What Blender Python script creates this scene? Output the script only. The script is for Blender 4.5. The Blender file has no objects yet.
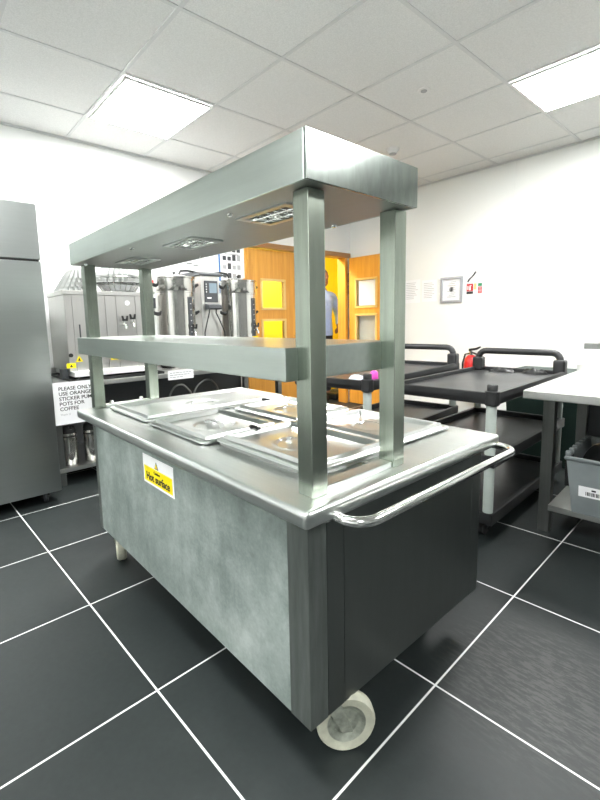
import bpy, bmesh, math, random
from mathutils import Vector, Matrix
random.seed(7)
S = 1.2                                   # working units -> metres
PI = math.pi
sc = bpy.context.scene
COL = sc.collection

# ------------------------------------------------------------------ materials
def newmat(name):
    m = bpy.data.materials.new(name); m.use_nodes = True
    nt = m.node_tree
    b = nt.nodes['Principled BSDF']
    return m, nt, b

def coords(nt, scale=(1, 1, 1)):
    tc = nt.nodes.new('ShaderNodeTexCoord')
    mp = nt.nodes.new('ShaderNodeMapping')
    mp.inputs['Scale'].default_value = scale
    nt.links.new(tc.outputs['Object'], mp.inputs['Vector'])
    return mp.outputs['Vector']

def noise(nt, vec, scale, detail=4, rough=.55):
    n = nt.nodes.new('ShaderNodeTexNoise')
    n.inputs['Scale'].default_value = scale
    n.inputs['Detail'].default_value = detail
    n.inputs['Roughness'].default_value = rough
    nt.links.new(vec, n.inputs['Vector'])
    return n.outputs['Fac']

def ramp(nt, fac, stops):
    r = nt.nodes.new('ShaderNodeValToRGB')
    els = r.color_ramp.elements
    while len(els) < len(stops): els.new(.5)
    for e, (p, c) in zip(els, stops):
        e.position = p
        e.color = (*c, 1) if len(c) == 3 else c
    nt.links.new(fac, r.inputs['Fac'])
    return r.outputs['Color']

def g(v): return (v, v, v)

def mth(nt, op, a, b=None, c=None):
    n = nt.nodes.new('ShaderNodeMath'); n.operation = op
    for i, v in enumerate((a, b, c)):
        if v is None: continue
        if isinstance(v, (int, float)): n.inputs[i].default_value = v
        else: nt.links.new(v, n.inputs[i])
    return n.outputs[0]

def mix(nt, fac, a, b):
    n = nt.nodes.new('ShaderNodeMix'); n.data_type = 'RGBA'
    for k, v in ((0, fac), (6, a), (7, b)):
        if isinstance(v, (int, float)): n.inputs[k].default_value = v
        elif isinstance(v, tuple): n.inputs[k].default_value = (*v, 1)
        else: nt.links.new(v, n.inputs[k])
    return n.outputs[2]

def bump(nt, b, h, strength, dist=.01):
    n = nt.nodes.new('ShaderNodeBump')
    n.inputs['Strength'].default_value = strength
    n.inputs['Distance'].default_value = dist
    nt.links.new(h, n.inputs['Height'])
    nt.links.new(n.outputs['Normal'], b.inputs['Normal'])

def plain(name, col, rough=.5, metal=0., spec=.5, var=.06, scale=14.):
    m, nt, b = newmat(name)
    v = coords(nt)
    n = noise(nt, v, scale, 3)
    c0 = tuple(max(0, c * (1 - var)) for c in col); c1 = tuple(min(1, c * (1 + var)) for c in col)
    nt.links.new(ramp(nt, n, [(.3, c0), (.7, c1)]), b.inputs['Base Color'])
    b.inputs['Roughness'].default_value = rough
    b.inputs['Metallic'].default_value = metal
    b.inputs['Specular IOR Level'].default_value = spec
    return m

def steel(name, col=(.58, .61, .58), rough=.3, brush=(60, 2, 60), var=.12, metal=1., smudge=.05, bmp=.015):
    """brushed stainless: long thin noise along one axis plus broad smudges"""
    m, nt, b = newmat(name)
    n = noise(nt, coords(nt, brush), 1.6, 5, .6)
    sm = noise(nt, coords(nt), 5., 5, .6)
    f = mth(nt, 'ADD', mth(nt, 'MULTIPLY', n, .6), mth(nt, 'MULTIPLY', sm, .4))
    c0 = tuple(c * (1 - var) for c in col); c1 = tuple(min(1, c * (1 + var)) for c in col)
    nt.links.new(ramp(nt, f, [(.3, c0), (.7, c1)]), b.inputs['Base Color'])
    r = mth(nt, 'ADD', mth(nt, 'MULTIPLY', sm, smudge * 2), rough - smudge)
    if smudge: nt.links.new(r, b.inputs['Roughness'])
    else: b.inputs['Roughness'].default_value = rough
    b.inputs['Metallic'].default_value = metal
    if bmp: bump(nt, b, n, bmp, .004)
    return m

def wood(name, c0, c1, axis=2):
    m, nt, b = newmat(name)
    sca = [26, 26, 26]; sca[axis] = 1.4
    n = noise(nt, coords(nt, tuple(sca)), 1.3, 6, .65)
    nt.links.new(ramp(nt, n, [(.25, c0), (.75, c1)]), b.inputs['Base Color'])
    b.inputs['Roughness'].default_value = .42
    return m

def emit(name, col, strength):
    m, nt, b = newmat(name)
    b.inputs['Base Color'].default_value = (.8, .8, .8, 1)
    b.inputs['Emission Color'].default_value = (*col, 1)
    b.inputs['Emission Strength'].default_value = strength
    return m

M = {}
M['steel'] = steel('brushed_steel', (.40, .43, .41), .30)
M['steel_v'] = steel('brushed_steel_upright', (.37, .415, .355), .24, (30, 30, 1.6), .22, 1., 0, 0)
M['steel_fascia'] = steel('canopy_steel', (.40, .445, .415), .14, (1.6, 30, 9), .22, 1., 0, 0)
M['steel_front'] = steel('shelf_steel', (.475, .53, .495), .28, (1.6, 30, 30), .09, 1., 0, 0)
M['steel_top'] = steel('counter_steel', (.72, .75, .73), .29, (2, 60, 60), .05, 1., 0, 0)
M['steel_lid'] = steel('lid_steel', (.72, .74, .725), .28, (8, 8, 8), .03, 1., 0, 0)
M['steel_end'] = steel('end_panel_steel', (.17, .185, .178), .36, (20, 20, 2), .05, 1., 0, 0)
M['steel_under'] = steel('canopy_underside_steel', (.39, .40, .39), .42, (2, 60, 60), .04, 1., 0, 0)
M['chrome'] = plain('polished_steel', (.78, .79, .77), .14, 1., .5, .03)
M['fridge'] = steel('fridge_steel', (.46, .49, .48), .28, (60, 1, 60), .03, 1., 0, 0)
M['table_steel'] = steel('table_steel', (.62, .63, .61), .34, (2, 60, 60), .06, 1., 0, 0)
M['leg_steel'] = steel('leg_steel', (.26, .27, .26), .35, (60, 60, 2), .1, 1., 0, 0)
M['boiler'] = steel('boiler_steel', (.56, .555, .535), .34, (60, 60, 2), .05, 1., 0, 0)
M['urn'] = steel('urn_steel', (.60, .59, .565), .13, (60, 60, 60), .04, 1., 0, 0)
M['black'] = plain('black_plastic', (.012, .013, .013), .42)
M['cart'] = plain('cart_black_resin', (.022, .023, .024), .42, 0, .5, .35, 5)
M['cart_tray'] = plain('cart_tray_worn_resin', (.035, .036, .037), .34, 0, .5, .5, 4)
M['rubber'] = plain('dark_rubber', (.02, .02, .02), .7)
M['grey_post'] = plain('grey_green_tube', (.42, .47, .44), .4)
M['wheel'] = plain('cream_wheel_rubber', (.55, .56, .45), .6, 0, .4, .15, 30)
M['hub'] = plain('worn_metal_hub', (.42, .45, .38), .45, .6, .5, .3, 40)
M['white_plastic'] = plain('white_plastic', (.80, .80, .79), .4)
M['paper'] = plain('white_paper', (.86, .87, .88), .7, 0, .3, .02)
M['ink'] = plain('black_ink', (.02, .02, .022), .6)
M['ink_grey'] = plain('grey_ink', (.42, .43, .44), .6)
M['yellow'] = plain('sign_yellow', (1.0, .80, .0), .45, 0, .4, .02)
M['sign_red'] = plain('sign_red', (.55, .03, .03), .45, 0, .4, .05)
M['sign_green'] = plain('sign_green', (.02, .25, .10), .45, 0, .4, .05)
M['sign_blue'] = plain('sign_blue', (.05, .17, .42), .45, 0, .4, .05)
M['red'] = plain('red_enamel', (.60, .02, .02), .3, 0, .5, .05)
M['pink'] = plain('magenta_plastic', (.75, .08, .50), .4)
M['bluecloth'] = plain('pale_blue_cloth', (.52, .64, .76), .9)
M['frame_silver'] = plain('silver_frame', (.42, .43, .46), .35, .6)
M['wood'] = wood('oak_veneer', (.60, .25, .03), (.80, .40, .065))
M['wood_head'] = wood('dark_oak_trim', (.30, .15, .05), (.42, .22, .09), 1)
M['bead'] = wood('pale_beading', (.72, .50, .16), (.80, .58, .24))
M['skin'] = plain('brown_skin', (.20, .09, .05), .5, 0, .4, .08)
M['hair'] = plain('grey_black_hair', (.03, .028, .026), .8)
M['trouser'] = plain('dark_trousers', (.02, .022, .03), .85)
M['filter'] = plain('fluted_filter_paper', (.27, .28, .27), .75, 0, .3, .02)
M['yellow_wall'] = plain('yellow_paint', (.95, .68, .02), .5, 0, .4, .02)
M['bin_green'] = plain('dark_green_bin', (.01, .028, .022), .5)
M['screen'] = plain('grey_blue_screen', (.22, .29, .34), .2)
M['charcoal'] = plain('charcoal_plastic', (.05, .055, .06), .4)
M['warm_brass'] = plain('lamp_foil', (.75, .74, .70), .12, 1., .5, .05)

M['shirt'] = plain('pale_blue_shirt', (.38, .50, .80), .9, 0, .3, .10, 40)
def panel_mat():
    """dull front panel: worn steel with pale limescale runs and scuffs"""
    m, nt, b = newmat('worn_front_panel')
    v = coords(nt)
    big = noise(nt, v, 3.2, 6, .62)
    runs = noise(nt, coords(nt, (7, 7, 2.2)), 1.4, 5, .6)
    fine = noise(nt, coords(nt, (9, 9, 9)), 9, 4, .7)
    f = mth(nt, 'ADD', mth(nt, 'ADD', mth(nt, 'MULTIPLY', big, .62), mth(nt, 'MULTIPLY', runs, .22)), mth(nt, 'MULTIPLY', fine, .16))
    nt.links.new(ramp(nt, f, [(.34, (.20, .245, .225)), (.47, (.33, .39, .365)), (.56, (.46, .53, .50)), (.70, (.70, .76, .73))]), b.inputs['Base Color'])
    nt.links.new(mth(nt, 'ADD', mth(nt, 'MULTIPLY', big, .25), .36), b.inputs['Roughness'])
    b.inputs['Metallic'].default_value = .55
    bump(nt, b, fine, .04, .003)
    return m
M['panel'] = panel_mat()

def post_mat():
    m, nt, b = newmat('corner_post_worn')
    runs = noise(nt, coords(nt, (18, 18, 2.0)), 1.6, 6, .65)
    nt.links.new(ramp(nt, runs, [(.35, (.17, .19, .18)), (.6, (.24, .265, .25)), (.78, (.36, .39, .37))]), b.inputs['Base Color'])
    b.inputs['Roughness'].default_value = .42; b.inputs['Metallic'].default_value = .85
    return m
M['corner'] = post_mat()

def wall_mat(name, col, rough):
    m, nt, b = newmat(name)
    n = noise(nt, coords(nt), 2.5, 3)
    nt.links.new(ramp(nt, n, [(.3, tuple(c * .985 for c in col)), (.7, col)]), b.inputs['Base Color'])
    b.inputs['Roughness'].default_value = rough
    return m
M['wall'] = wall_mat('white_wall_paint', (.86, .875, .86), .5)
M['clad'] = wall_mat('white_hygiene_cladding', (.86, .88, .855), .22)

M['grey_wall'] = wall_mat('darkened_wall_grey', (.20, .21, .205), .5)  # grey picked so the steel end faces reflect a darker room end
def floor_mat():
    m, nt, b = newmat('slate_floor_tiles')
    tc = nt.nodes.new('ShaderNodeTexCoord')
    mp = nt.nodes.new('ShaderNodeMapping'); mp.vector_type = 'TEXTURE'
    mp.inputs['Location'].default_value = (-.447 * S, -.13 * S, 0)
    mp.inputs['Rotation'].default_value = (0, 0, .031)
    mp.inputs['Scale'].default_value = (S, S, S)
    nt.links.new(tc.outputs['Object'], mp.inputs['Vector'])
    v = mp.outputs['Vector']
    sx = nt.nodes.new('ShaderNodeSeparateXYZ'); nt.links.new(v, sx.inputs[0])
    TX, TY = .498, .523
    dx = mth(nt, 'MULTIPLY', mth(nt, 'PINGPONG', mth(nt, 'DIVIDE', sx.outputs[0], TX), .5), TX)
    dy = mth(nt, 'MULTIPLY', mth(nt, 'PINGPONG', mth(nt, 'DIVIDE', sx.outputs[1], TY), .5), TY)
    d = mth(nt, 'MINIMUM', dx, dy)
    grout = mth(nt, 'SUBTRACT', 1., mth(nt, 'SMOOTH_MIN', 1., mth(nt, 'MULTIPLY', mth(nt, 'MAXIMUM', mth(nt, 'SUBTRACT', d, .0019), 0.), 900.), 0.))
    # tone of each tile
    wn = nt.nodes.new('ShaderNodeTexWhiteNoise'); wn.noise_dimensions = '2D'
    cx = nt.nodes.new('ShaderNodeCombineXYZ')
    nt.links.new(mth(nt, 'FLOOR', mth(nt, 'DIVIDE', sx.outputs[0], TX)), cx.inputs[0])
    nt.links.new(mth(nt, 'FLOOR', mth(nt, 'DIVIDE', sx.outputs[1], TY)), cx.inputs[1])
    nt.links.new(cx.outputs[0], wn.inputs['Vector'])
    n = noise(nt, v, 9, 6, .7); n2 = noise(nt, v, 60, 3, .6)
    f = mth(nt, 'ADD', mth(nt, 'ADD', mth(nt, 'MULTIPLY', n, .5), mth(nt, 'MULTIPLY', n2, .3)), mth(nt, 'MULTIPLY', wn.outputs['Value'], .2))
    base = ramp(nt, f, [(.3, (.008, .0114, .0114)), (.7, (.018, .0238, .0238))])
    # scuffed patch on the tile by the trolley's handle end
    sub = nt.nodes.new('ShaderNodeVectorMath'); sub.operation = 'DISTANCE'
    nt.links.new(v, sub.inputs[0]); sub.inputs[1].default_value = (.69, .72, 0)
    mask = mth(nt, 'MAXIMUM', mth(nt, 'SUBTRACT', 1., mth(nt, 'DIVIDE', sub.outputs['Value'], .30)), 0.)
    mps = nt.nodes.new('ShaderNodeMapping'); mps.inputs['Rotation'].default_value = (0, 0, .5); mps.inputs['Scale'].default_value = (14, 60, 1)
    nt.links.new(v, mps.inputs['Vector'])
    sn = noise(nt, mps.outputs['Vector'], 1.6, 6, .75)
    sc_f = mth(nt, 'MULTIPLY', mth(nt, 'MULTIPLY', mask, mth(nt, 'MAXIMUM', mth(nt, 'SUBTRACT', sn, .47), 0.)), 7.)
    base = mix(nt, mth(nt, 'MINIMUM', sc_f, .4), base, (.085, .085, .08))
    nt.links.new(mix(nt, grout, base, (.72, .74, .73)), b.inputs['Base Color'])
    rr = mth(nt, 'ADD', mth(nt, 'MULTIPLY', n, .18), .40)
    nt.links.new(mth(nt, 'ADD', rr, mth(nt, 'MULTIPLY', grout, .3)), b.inputs['Roughness'])
    b.inputs['Specular IOR Level'].default_value = .42
    bump(nt, b, mth(nt, 'SUBTRACT', mth(nt, 'MULTIPLY', n2, .3), grout), .15, .003)
    return m
M['floor'] = floor_mat()

def ceil_mat():
    m, nt, b = newmat('mineral_ceiling_tile')
    n = noise(nt, coords(nt), 160, 2, .6)
    nt.links.new(ramp(nt, n, [(.35, (.72, .725, .715)), (.65, (.82, .825, .815))]), b.inputs['Base Color'])
    b.inputs['Roughness'].default_value = .9
    bump(nt, b, n, .25, .002)
    return m
M['ceiling'] = ceil_mat()
M['tbar'] = plain('ceiling_grid_bar', (.66, .67, .67), .45, 0, .5, .02)

def glass_mat(name, col=(.95, .97, .96), rough=.02):
    m, nt, b = newmat(name)
    b.inputs['Base Color'].default_value = (*col, 1)
    b.inputs['Transmission Weight'].default_value = 1.
    b.inputs['Roughness'].default_value = rough
    b.inputs['IOR'].default_value = 1.1
    return m
M['glass'] = glass_mat('door_glass')
M['clear'] = glass_mat('clear_cup_plastic', (.9, .92, .92), .08)

def crate_mat():
    m, nt, b = newmat('frosted_grey_crate')
    n = noise(nt, coords(nt), 8, 3)
    nt.links.new(ramp(nt, n, [(.3, (.20, .23, .235)), (.7, (.26, .29, .295))]), b.inputs['Base Color'])
    b.inputs['Roughness'].default_value = .35
    b.inputs['Transmission Weight'].default_value = .12
    return m
M['crate'] = crate_mat()

M['light'] = emit('led_diffuser', (1., 1., .985), 17.)
M['warm_light'] = emit('corridor_fill_lamp', (1., .93, .80), 50.)

# ------------------------------------------------------------------ geometry helper
class MB:
    def __init__(self): self.bm = bmesh.new(); self.bev = False
    def _add(self, verts, faces, bev=0., seg=2, angle=None):
        bm = self.bm
        vs = [bm.verts.new(v) for v in verts]
        fs = []
        for f in faces:
            try: fs.append(bm.faces.new([vs[i] for i in f]))
            except ValueError: pass
        if bev:
            self.bev = True
            es = list({e for f in fs for e in f.edges})
            bmesh.ops.bevel(bm, geom=es, offset=bev, segments=seg, profile=.6, affect='EDGES', clamp_overlap=True)
        return self
    def box(self, x0, x1, y0, y1, z0, z1, bev=0., seg=2, mat=None):
        v = [(x0, y0, z0), (x1, y0, z0), (x1, y1, z0), (x0, y1, z0), (x0, y0, z1), (x1, y0, z1), (x1, y1, z1), (x0, y1, z1)]
        if mat is not None: v = [tuple(mat @ Vector(p)) for p in v]
        return self._add(v, [(3, 2, 1, 0), (4, 5, 6, 7), (0, 1, 5, 4), (1, 2, 6, 5), (2, 3, 7, 6), (3, 0, 4, 7)], bev, seg)
    def prism(self, poly, h, o, ux, uy, bev=0., seg=2):
        """poly in plane (ux,uy) from o, extruded by h along ux x uy"""
        o, ux, uy = Vector(o), Vector(ux), Vector(uy); n = ux.cross(uy).normalized()
        k = len(poly)
        v = [o + ux * a + uy * b for a, b in poly] + [o + ux * a + uy * b + n * h for a, b in poly]
        f = [tuple(range(k - 1, -1, -1)), tuple(range(k, 2 * k))] + [(i, (i + 1) % k, k + (i + 1) % k, k + i) for i in range(k)]
        return self._add([tuple(p) for p in v], f, bev, seg)
    def cyl(self, p0, p1, r0, r1=None, seg=20, bev=0.):
        r1 = r0 if r1 is None else r1
        p0, p1 = Vector(p0), Vector(p1); a = (p1 - p0).normalized()
        u = a.orthogonal().normalized(); w = a.cross(u)
        ring = lambda p, r: [p + (u * math.cos(2 * PI * i / seg) + w * math.sin(2 * PI * i / seg)) * r for i in range(seg)]
        v = ring(p0, r0) + ring(p1, r1)
        f = [(i, (i + 1) % seg, seg + (i + 1) % seg, seg + i) for i in range(seg)] + [tuple(range(seg - 1, -1, -1)), tuple(range(seg, 2 * seg))]
        bm = self.bm; vs = [bm.verts.new(p) for p in v]; fs = [bm.faces.new([vs[i] for i in q]) for q in f]
        if bev:
            self.bev = True
            es = list(fs[-1].edges) + list(fs[-2].edges)
            bmesh.ops.bevel(bm, geom=es, offset=bev, segments=2, affect='EDGES')
        return self
    def lathe(self, prof, c=(0, 0, 0), axis=(0, 0, 1), seg=28, cap=True):
        c, a = Vector(c), Vector(axis).normalized()
        u = a.orthogonal().normalized(); w = a.cross(u)
        v = []
        for r, z in prof:
            v += [c + a * z + (u * math.cos(2 * PI * i / seg) + w * math.sin(2 * PI * i / seg)) * r for i in range(seg)]
        f = []
        for k in range(len(prof) - 1):
            f += [(k * seg + i, k * seg + (i + 1) % seg, (k + 1) * seg + (i + 1) % seg, (k + 1) * seg + i) for i in range(seg)]
        if cap:
            f += [tuple(range(seg - 1, -1, -1)), tuple((len(prof) - 1) * seg + i for i in range(seg))]
        return self._add([tuple(p) for p in v], f)
    def tube(self, pts, r, seg=10, closed=False, caps=True):
        pts = [Vector(p) for p in pts]; n = len(pts)
        rs = r if isinstance(r, (list, tuple)) else [r] * n
        tang = []
        for i in range(n):
            a = pts[(i - 1) % n] if (closed or i > 0) else pts[i]
            b = pts[(i + 1) % n] if (closed or i < n - 1) else pts[i]
            tang.append((b - a).normalized())
        u = tang[0].orthogonal().normalized(); v = []
        for i in range(n):
            u = (u - tang[i] * u.dot(tang[i]))
            u = u.normalized() if u.length > 1e-6 else tang[i].orthogonal().normalized()
            w = tang[i].cross(u)
            v += [pts[i] + (u * math.cos(2 * PI * k / seg) + w * math.sin(2 * PI * k / seg)) * rs[i] for k in range(seg)]
        f = []
        for i in range(n if closed else n - 1):
            j = (i + 1) % n
            f += [(i * seg + k, i * seg + (k + 1) % seg, j * seg + (k + 1) % seg, j * seg + k) for k in range(seg)]
        if caps and not closed:
            f += [tuple(range(seg - 1, -1, -1)), tuple((n - 1) * seg + k for k in range(seg))]
        return self._add([tuple(p) for p in v], f)
    def text(self, body, size, o, ux, uy, depth=.0006, align='CENTER', bold=0.):
        cu = bpy.data.curves.new('lettering_curve', 'FONT')
        cu.body = body; cu.size = size; cu.align_x = align; cu.align_y = 'CENTER'
        cu.extrude = depth; cu.offset = bold; cu.resolution_u = 3
        ob = bpy.data.objects.new('lettering_curve', cu); COL.objects.link(ob)
        dg = bpy.context.evaluated_depsgraph_get()
        me = bpy.data.meshes.new_from_object(ob.evaluated_get(dg))
        ux, uy = Vector(ux), Vector(uy); nz = ux.cross(uy)
        mat = Matrix.Translation(Vector(o)) @ Matrix(((ux.x, uy.x, nz.x, 0), (ux.y, uy.y, nz.y, 0), (ux.z, uy.z, nz.z, 0), (0, 0, 0, 1)))
        me.transform(mat); self.bm.from_mesh(me)
        bpy.data.objects.remove(ob); bpy.data.curves.remove(cu); bpy.data.meshes.remove(me)
        return self
    def build(self, name, m, parent=None, local=False, flat=False, keep=False):
        """link as ONE mesh object; verts are world (or the thing's own, local=True) working units"""
        bm = self.bm
        if not local and parent is not None:
            inv = wmat(parent).inverted()
            bm.transform(inv)
        bmesh.ops.recalc_face_normals(bm, faces=bm.faces)
        if bm.verts and not keep:
            xs = [v.co for v in bm.verts]
            o = Vector(((min(p.x for p in xs) + max(p.x for p in xs)) / 2, (min(p.y for p in xs) + max(p.y for p in xs)) / 2, min(p.z for p in xs)))
        else: o = Vector((0, 0, 0))
        for v in bm.verts: v.co = (v.co - o) * S
        for f in bm.faces: f.smooth = not flat
        if not flat:
            for e in bm.edges:
                if len(e.link_faces) == 2 and e.calc_face_angle(0) > math.radians(38): e.smooth = False
        me = bpy.data.meshes.new(name); bm.to_mesh(me); bm.free()
        if m: me.materials.append(M[m] if isinstance(m, str) else m)
        ob = bpy.data.objects.new(name, me); COL.objects.link(ob)
        ob.parent = parent; ob.location = o * S
        if self.bev and not flat:
            wn = ob.modifiers.new('weighted_normal', 'WEIGHTED_NORMAL'); wn.keep_sharp = True; wn.weight = 100
        return ob

def wmat(o):
    m = Matrix.Translation(o.location / S) @ o.rotation_euler.to_matrix().to_4x4()
    return (wmat(o.parent) @ m) if o.parent else m

def tag(o, label, cat, group=None):
    o['label'] = label; o['category'] = cat
    if group: o['group'] = group
    return o
def thing(name, label, cat, loc=(0, 0, 0), rz=0., group=None):
    o = bpy.data.objects.new(name, None); COL.objects.link(o)
    o.empty_display_size = .05
    o.location = Vector(loc) * S; o.rotation_euler = (0, 0, rz)
    return tag(o, label, cat, group)
def struct(o): o['kind'] = 'structure'; return o
def dup(root, loc=None, rz=None, label=None):
    def cp(o, par):
        c = o.copy(); COL.objects.link(c); c.parent = par
        for ch in o.children: cp(ch, c)
        return c
    r = cp(root, None)
    if loc is not None: r.location = Vector(loc) * S
    if rz is not None: r.rotation_euler = (0, 0, rz)
    if label: r['label'] = label
    return r
def arc(c, r, a0, a1, n, u, v):
    c, u, v = Vector(c), Vector(u), Vector(v)
    return [c + u * (r * math.cos(a0 + (a1 - a0) * i / n)) + v * (r * math.sin(a0 + (a1 - a0) * i / n)) for i in range(n + 1)]
X, Y, Z = Vector((1, 0, 0)), Vector((0, 1, 0)), Vector((0, 0, 1))

# ------------------------------------------------------------------ the room
XW, YW, H = -2.80, 3.30, 2.20           # left wall plane, right wall plane, ceiling height
XE, YE = 2.7, -2.5                      # the unseen far ends of the room
DY0, DY1, DH = 1.90, 3.20, 1.625        # doorway in the left wall
struct(MB().box(-3.75, XE + .1, YE - .1, 4.1, -.06, 0).build('floor', 'floor', keep=True))
struct(MB().box(XW, XE, YE, YW, H, H + .05).build('ceiling', 'ceiling', keep=True))
w = MB().box(XW - .09, XW, YE - .1, DY0 - .03, 0, H + .05).box(XW - .09, XW, DY1 + .03, YW + .1, 0, H + .05).box(XW - .09, XW, DY0 - .03, DY1 + .03, DH + .03, H + .05)
struct(w.build('wall_left', 'wall', keep=True))
struct(MB().box(XW, XE + .1, YW, YW + .1, 0, H + .05).build('wall_right', 'clad', keep=True))
struct(MB().box(XE, XE + .1, YE, YW, 0, H + .05).build('wall_front', 'grey_wall', keep=True))  # out-of-view end wall, darkened to dim reflections in the steel posts
struct(MB().box(XW, XE + .1, YE - .1, YE, 0, H + .05).build('wall_back', 'wall', keep=True))
# cladding joint covers on the right wall
w = MB()
for cx in (-1.04, .2, 1.44): w.box(cx, cx + .02, YW - .004, YW, 0, H)
struct(w.build('trim_1', 'clad', keep=True))
# ceiling grid bars
w = MB(); gx0, gy0, px_, py_ = -.565, .43, .605, .535
k = -6
while gx0 + k * px_ < XE:
    x = gx0 + k * px_; k += 1
    if x > XW + .02: w.box(x - .009, x + .009, YE, YW, H - .004, H)
k = -8
while gy0 + k * py_ < YW:
    y = gy0 + k * py_; k += 1
    if y > YE + .02: w.box(XW, XE, y - .009, y + .009, H - .0035, H)
w.box(XW, XE, YW - .014, YW, H - .012, H).box(XW, XW + .014, YE, YW, H - .012, H)
struct(w.build('trim_2', 'tbar', keep=True))
# corridor beyond the doorway
struct(MB().box(-3.75, -3.62, .9, 4.1, 0, 2.0).box(-3.62, XW - .1, 4.0, 4.1, 0, 2.0).box(-3.62, XW - .1, .9, 1.0, 0, 2.0).build('wall_corridor', 'yellow_wall', keep=True))
struct(MB().box(-3.75, XW - .1, .9, 4.1, 1.98, 2.03).build('ceiling_corridor', 'white_plastic', keep=True))
t = thing('corridor_fill_light', 'unseen round warm lamp added to light the yellow corridor behind the door', 'light', (-3.25, 2.75, 1.955))  # hidden source added to brighten the corridor
MB().lathe([(.16, 0), (.165, .012), (.165, .025)], (-3.25, 2.75, 1.955)).build('lamp_base', 'white_plastic', t)
MB().lathe([(.02, -.03), (.09, -.022), (.14, -.004), (.15, .0)], (-3.25, 2.75, 1.954)).build('diffuser', 'warm_light', t)
# door frame
w = MB().box(XW - .1, XW + .015, DY0 - .045, DY0, 0, DH + .045).box(XW - .1, XW + .015, DY1, DY1 + .04, 0, DH + .045)
struct(w.build('trim_3', 'wood', keep=True))
struct(MB().box(XW - .1, XW + .03, DY0 - .07, DY1 + .075, DH, DH + .05, .006).build('trim_4', 'wood_head', keep=True))

# door leaves: stiles and rails round two glazed openings
def leaf(name, o, ux, L, h, wins):
    """a door leaf in the plane (ux, Z) from o; wins: (a0, a1, z0, z1) openings"""
    n = ux.cross(Z); T = .03
    d = bpy.data.objects.new(name, None); COL.objects.link(d); d.location = Vector(o) * S; d['kind'] = 'structure'
    xs = sorted({0, L, *[a for q in wins for a in q[:2]]}); zs = sorted({0, h, *[a for q in wins for a in q[2:]]})
    def bx(w, a0, a1, z0, z1, t0, t1, bev=0):
        p = lambda a, t, z: Vector(o) + ux * a + n * t + Z * z
        v = [p(a0, t0, z0), p(a1, t0, z0), p(a1, t1, z0), p(a0, t1, z0), p(a0, t0, z1), p(a1, t0, z1), p(a1, t1, z1), p(a0, t1, z1)]
        w._add([tuple(q) for q in v], [(3, 2, 1, 0), (4, 5, 6, 7), (0, 1, 5, 4), (1, 2, 6, 5), (2, 3, 7, 6), (3, 0, 4, 7)], bev)
    w = MB()
    a0, a1 = wins[0][0], wins[0][1]
    bx(w, 0, a0, 0, h, -T / 2, T / 2); bx(w, a1, L, 0, h, -T / 2, T / 2)
    edges = [0] + [z for q in sorted(wins, key=lambda q: q[2]) for z in q[2:]] + [h]
    for i in range(0, len(edges), 2): bx(w, a0, a1, edges[i], edges[i + 1], -T / 2, T / 2)
    w.build('door_panel', 'wood', d)
    for q in wins:
        w = MB(); b = .022
        for t0, t1 in ((-T / 2 - .008, -T / 2 + .01), (T / 2 - .01, T / 2 + .008)):
            bx(w, q[0] - .012, q[1] + .012, q[2] - .012, q[2] + b - .012, t0, t1); bx(w, q[0] - .012, q[1] + .012, q[3] + .012 - b, q[3] + .012, t0, t1)
            bx(w, q[0] - .012, q[0] - .012 + b, q[2], q[3], t0, t1); bx(w, q[1] + .012 - b, q[1] + .012, q[2], q[3], t0, t1)
        f = w.build('glazing_bead', 'bead', d)
        w = MB(); bx(w, q[0] + .001, q[1] - .001, q[2] + .001, q[3] - .001, -.003, .003); w.build('glass_pane', 'glass', f)
    return d, bx
d1, bx = leaf('door_1', (XW - .02, DY0 + .01, .008), Y, .63, DH - .016, [(.135, .42, .42, .95), (.135, .42, 1.06, 1.33)])
w = MB().lathe([(.026, 0), (.026, .003)], (XW - .004, 2.487, 1.085), X)
w.build('mandatory_sign', 'sign_blue', d1)
MB().tube([(XW - .005, 2.50, .80), (XW + .025, 2.50, .80), (XW + .03, 2.42, .80)], .008).build('door_handle', 'chrome', d1)
d2, bx = leaf('door_2', (XW + .045, YW - .055, .008), X, .64, DH - .016, [(.10, .38, .55, .99), (.10, .38, 1.075, 1.37)])
for z in (1.36, 1.23, .3):
    MB().cyl((XW + .032, YW - .062, z), (XW + .032, YW - .062, z + .10), .009).build('hinge', 'charcoal', d2)
t = tag(MB().box(XW + .045 + .13, XW + .045 + .355, YW - .0602, YW - .0590, 1.10, 1.362).build('paper_notice', 'paper'),
        'plain white paper sheet on the upper pane of the open wooden door', 'paper')

# ------------------------------------------------------------------ ceiling fittings
def panel_light(x, y, label):
    t = thing('ceiling_light', label, 'light', (x, y, H - .02), 0, 'square led ceiling panels')
    a, b = px_ / 2 - .012, py_ / 2 - .012
    w = MB()
    for q in ((-a, a, -b, -b + .014), (-a, a, b - .014, b), (-a, -a + .014, -b + .014, b - .014), (a - .014, a, -b + .014, b - .014)):
        w.box(x + q[0], x + q[1], y + q[2], y + q[3], H - .016, H - .0045)
    w.build('light_frame', 'white_plastic', t)
    MB().box(x - a + .014, x + a - .014, y - b + .014, y + b - .014, H - .013, H - .006).build('diffuser', 'light', t)
cx_ = lambda i: gx0 + (i + .5) * px_
cy_ = lambda j: gy0 + (j + .5) * py_
panel_light(cx_(-3), cy_(0), 'bright square ceiling light above the fridge and white left wall')
panel_light(cx_(0), cy_(3), 'bright square ceiling light at upper right by the right wall')
panel_light(cx_(0), cy_(-2), 'unseen square ceiling light added for illumination behind the viewer on the left side')  # out of view, added as fill for the room
panel_light(cx_(3), cy_(2), 'unseen square ceiling light on the right side, placed to reflect in the canopy end')  # out of view, positioned for the bright patch reflected on the canopy end
panel_light(cx_(-1), cy_(-5), 'unseen square ceiling light added for illumination over the rear left of the room')  # added fill panel out of view, kept clear of the canopy front's reflection
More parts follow.
